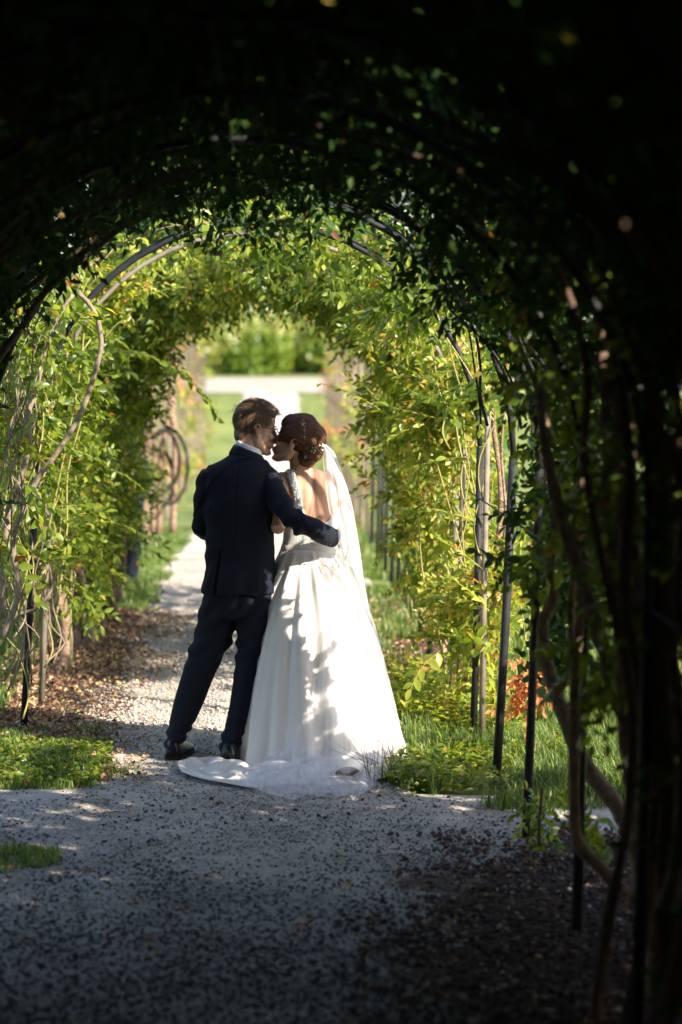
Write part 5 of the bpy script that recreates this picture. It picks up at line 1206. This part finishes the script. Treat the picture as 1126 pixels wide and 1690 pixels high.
sk_tree = BVHTree.FromPolygons(sk, F)
CAMP = Vector((0, 0, CAMH))
def on_skirt(px, py, off):
    d = ray(px, py).normalized(); h_ = sk_tree.ray_cast(CAMP, d); return (h_[0] - d * off, h_[1]) if h_[0] is not None else (None, None)
# rolled end of the train
V = []; F = []; c = G(600, 1297)
for j in range(13):
    for i in range(30):
        t = i / 29; a = -1.2 + t * 6.6; rr_ = .012 + .040 * t; q = j / 12
        V.append((c.x - .09 + .19 * (rr_ / .052) * math.cos(a) * .55 + .03 * q + .03, c.y - .07 + .22 * q, .020 + .048 + rr_ * math.sin(a)))
for j in range(12):
    for i in range(29): k = j * 30 + i; F.append((k, k + 1, k + 31, k + 30))
o = link('train_fold', mesh_np('train_fold', V, F, True), M['satin'], bride); md = o.modifiers.new('t', 'SOLIDIFY'); md.thickness = .003
# waist band
V = []; F = []
for j, (y, off) in enumerate(((898, .009), (902, .012), (908, .013), (913, .010))):
    for i in range(72): V.append(tuple(torso_pt(y, 2 * math.pi * i / 72, off)))
for j in range(3):
    for i in range(72): i2 = (i + 1) % 72; F.append((j * 72 + i, (j + 1) * 72 + i, (j + 1) * 72 + i2, j * 72 + i2))
link('waistband', mesh_np('waistband', V, F, True), M['satin'], bride)
bt = MB().ell((0, 0, 0), .0042, None, 8, 6).mesh('button'); bt.materials.append(M['pearl'])
for k in range(26):
    py = 908 + k * 4.6; px = 544 + 13 * math.sin(min(1, k / 18) * 1.5); q, n_ = on_skirt(px, py, .003)
    if q is not None: o = bpy.data.objects.new('button', bt); COL.objects.link(o); o.parent = bride; o.location = q

# veil
VT = [(733, 531, 537), (738, 532, 544), (745, 533, 551), (757, 534, 557), (769, 534, 561), (804, 538, 573), (843, 543, 584), (875, 558, 589), (905, 560, 594), (925, 556, 597), (960, 547, 601), (1000, 543, 609), (1040, 538, 622), (1087, 530, 634), (1130, 520, 645), (1170, 508, 655), (1205, 494, 662), (1235, 470, 660), (1255, 440, 655), (1272, 408, 650), (1290, 395, 640), (1305, 420, 622), (1316, 455, 600), (1325, 490, 583)]
NR, NU = 110, 64; Yg = np.zeros((NR, NU)); PX = np.zeros((NR, NU)); PY = np.zeros((NR, NU)); hit = np.zeros((NR, NU), bool); Zf = np.zeros((NR, NU))
for j in range(NR):
    y = 733 + (1325 - 733) * (j / (NR - 1)) ** .96; l, r = interp(VT, y)
    for i in range(NU):
        u = i / (NU - 1); px = l + (r - l) * u + 0; PX[j, i] = px; PY[j, i] = y
        d = ray(px, y).normalized(); h_ = sk_tree.ray_cast(CAMP, d); base = np.interp(y, [733, 790, 850, 905, 1000, 1230, 1325], [12.0, 11.92, 11.83, 11.79, 11.77, 11.72, 11.2])
        if h_[0] is not None: hit[j, i] = True; Yg[j, i] = h_[0].y - .020
        else:
            gg = -CAMH / ray(px, y).z if ray(px, y).z < 0 else 99
            Yg[j, i] = min(base + .10 * u * u + .05 * (1 - u) ** 2, gg - .02)
for it in range(14):
    Q = np.pad(Yg, 1, 'edge'); A = (Q[:-2, 1:-1] + Q[2:, 1:-1] + Q[1:-1, :-2] + Q[1:-1, 2:]) / 4; Yg = np.where(hit, np.minimum(Yg, .5 * Yg + .5 * A), .5 * Yg + .5 * A)
V = []
for j in range(NR):
    for i in range(NU):
        u = i / (NU - 1); s_ = j / (NR - 1)
        f = math.sin(u * 17 + 2.2 * math.sin(s_ * 3.0)) + .35 * math.sin(u * 31 + 5 * s_) + .5 * math.sin(u * 8 - 3 * s_)
        amp = (.002 + .018 * min(1, s_ * 1.3)) * abs(math.sin(math.pi * u)) ** .5
        q = W(PX[j, i] + (3.0 * math.sin(u * 14 + 5) if j == NR - 1 else 0), PY[j, i], Yg[j, i] - .012 + amp * f * (.6 if hit[j, i] else 1)); q.z = max(q.z, .02); V.append(tuple(q))
F = [(j * NU + i, (j + 1) * NU + i, (j + 1) * NU + i + 1, j * NU + i + 1) for j in range(NR - 1) for i in range(NU - 1)]
veil = link('veil', mesh_np('veil', V, F, True), M['tulle'], bride)
# second layer of the veil, narrower and behind the first
V2 = [(a, b + .045 * min(1, (k // NU) / 30), c) for k, (a, b, c) in enumerate(V[:NU * 62])]
V2 = [tuple(p) for p in V2]
F2 = [(j * NU + i, (j + 1) * NU + i, (j + 1) * NU + i + 1, j * NU + i + 1) for j in range(61) for i in range(8, NU - 1)]
link('veil_layer', mesh_np('veil_layer', V2, F2, True), M['tulle'], bride)
# tulle pooled on the ground over the train
V = []; F = []; NA, NB = 40, 70
for j in range(NA):
    for i in range(NB):
        u = i / (NB - 1); v = j / (NA - 1); l, r = interp([(1268, 440, 640), (1285, 398, 632), (1300, 402, 618), (1312, 430, 604), (1326, 488, 584)], 1268 + 58 * v)
        q = G(l + (r - l) * u + 2.5 * math.sin(v * 9 + 3), 1268 + 58 * v + 2.5 * math.sin(u * 19) * v); e = math.sin(math.pi * u) ** .4
        h = .012 + e * (1 - .65 * v) * .055 + .055 * e * vnoise([[q.x, q.y * 1.5, 0]], 7, 12)[0] * (1.1 - v) + .008 * vnoise([[q.x, q.y, 2]], 18, 14)[0]
        V.append((q.x, q.y, h))
F = [(j * NB + i, (j + 1) * NB + i, (j + 1) * NB + i + 1, j * NB + i + 1) for j in range(NA - 1) for i in range(NB - 1)]
link('veil_hem', mesh_np('veil_hem', V, F, True), M['tulle'], bride)
# comb under which the veil is gathered
MB().box(P(533, 735, .0), (.012, .014, .005)).build('veil_comb', M['pearl'], bride, smooth=False)

# ------------------------------------------------------------------ guest behind the left vines
guest = empty('person', (0, 0, 0)); tag(guest, 'guest in dark blue clothes half hidden behind the left vines', 'person')
gx = W(205, 950, 22.0).x; gy = 22.0
mb = MB(); T3, R3 = head(mb, (gx + .15, gy - .06, 1.32), math.radians(-35), math.radians(-15), .98, (gx + .02, gy, 1.14))
mb.rings([ring(gx, gy, 1.20, .07, .06), ring(gx, gy, 1.15, .16, .09), ring(gx - .01, gy, .98, .17, .11), ring(gx - .02, gy, .80, .15, .11)])
hand(mb, (gx + .13, gy - .12, 1.22), (.1, -.2, 1), (0, -1, 0), .95, .5, 1); mb.tube([(gx + .15, gy, 1.08), (gx + .20, gy - .08, .90), (gx + .14, gy - .12, 1.20)], [.045, .04, .028], 10)
link('body', remesh(mb, .008, 2, .5, 'body'), M['skin1'], guest)
mb = MB(); mb.rings([ring(gx + .01, gy, 1.17, .10, .08), ring(gx, gy, 1.12, .20, .11), ring(gx - .01, gy, .95, .20, .13), ring(gx - .02, gy, .72, .19, .14), ring(gx - .02, gy, .62, .19, .14)])
mb.tube([(gx + .17, gy, 1.07), (gx + .21, gy - .07, .90)], [.06, .055], 10); mb.tube([(gx + .21, gy - .07, .90), (gx + .16, gy - .11, 1.12)], [.055, .045], 10); mb.tube([(gx - .17, gy, 1.07), (gx - .22, gy - .02, .85), (gx - .15, gy - .15, .75)], [.06, .055, .045], 10)
link('shirt', remesh(mb, .01, 2, .5, 'shirt'), mat('slate_blue_shirt', (.05, .07, .13), .9, .2), guest)
mb = MB(); mb.tube([(gx - .08, gy, .70), (gx - .08, gy + .02, .4), (gx - .09, gy, .06)], [.10, .08, .06], 12); mb.tube([(gx + .08, gy, .70), (gx + .08, gy - .03, .4), (gx + .07, gy, .06)], [.10, .08, .06], 12)
link('trousers', remesh(mb, .01, 2, .5, 'trousers'), M['suit_far'], guest)
mb = MB(); mb.ell(T3((-.02, 0, .06)), (.10, .084, .092), R3); mb.ell(T3((-.06, 0, 0)), (.06, .07, .07), R3); link('hair', remesh(mb, .008, 2, .5, 'hair'), M['hair2'], guest)
for s_ in (-1, 1):
    MB().tube([(gx + .08 * s_, gy + .06, .03), (gx + .08 * s_, gy - .06, .04), (gx + .08 * s_, gy - .16, .03)], [.04, .045, .025], 10, ry=[.03, .035, .02]).build('shoe', M['shoe'], guest)
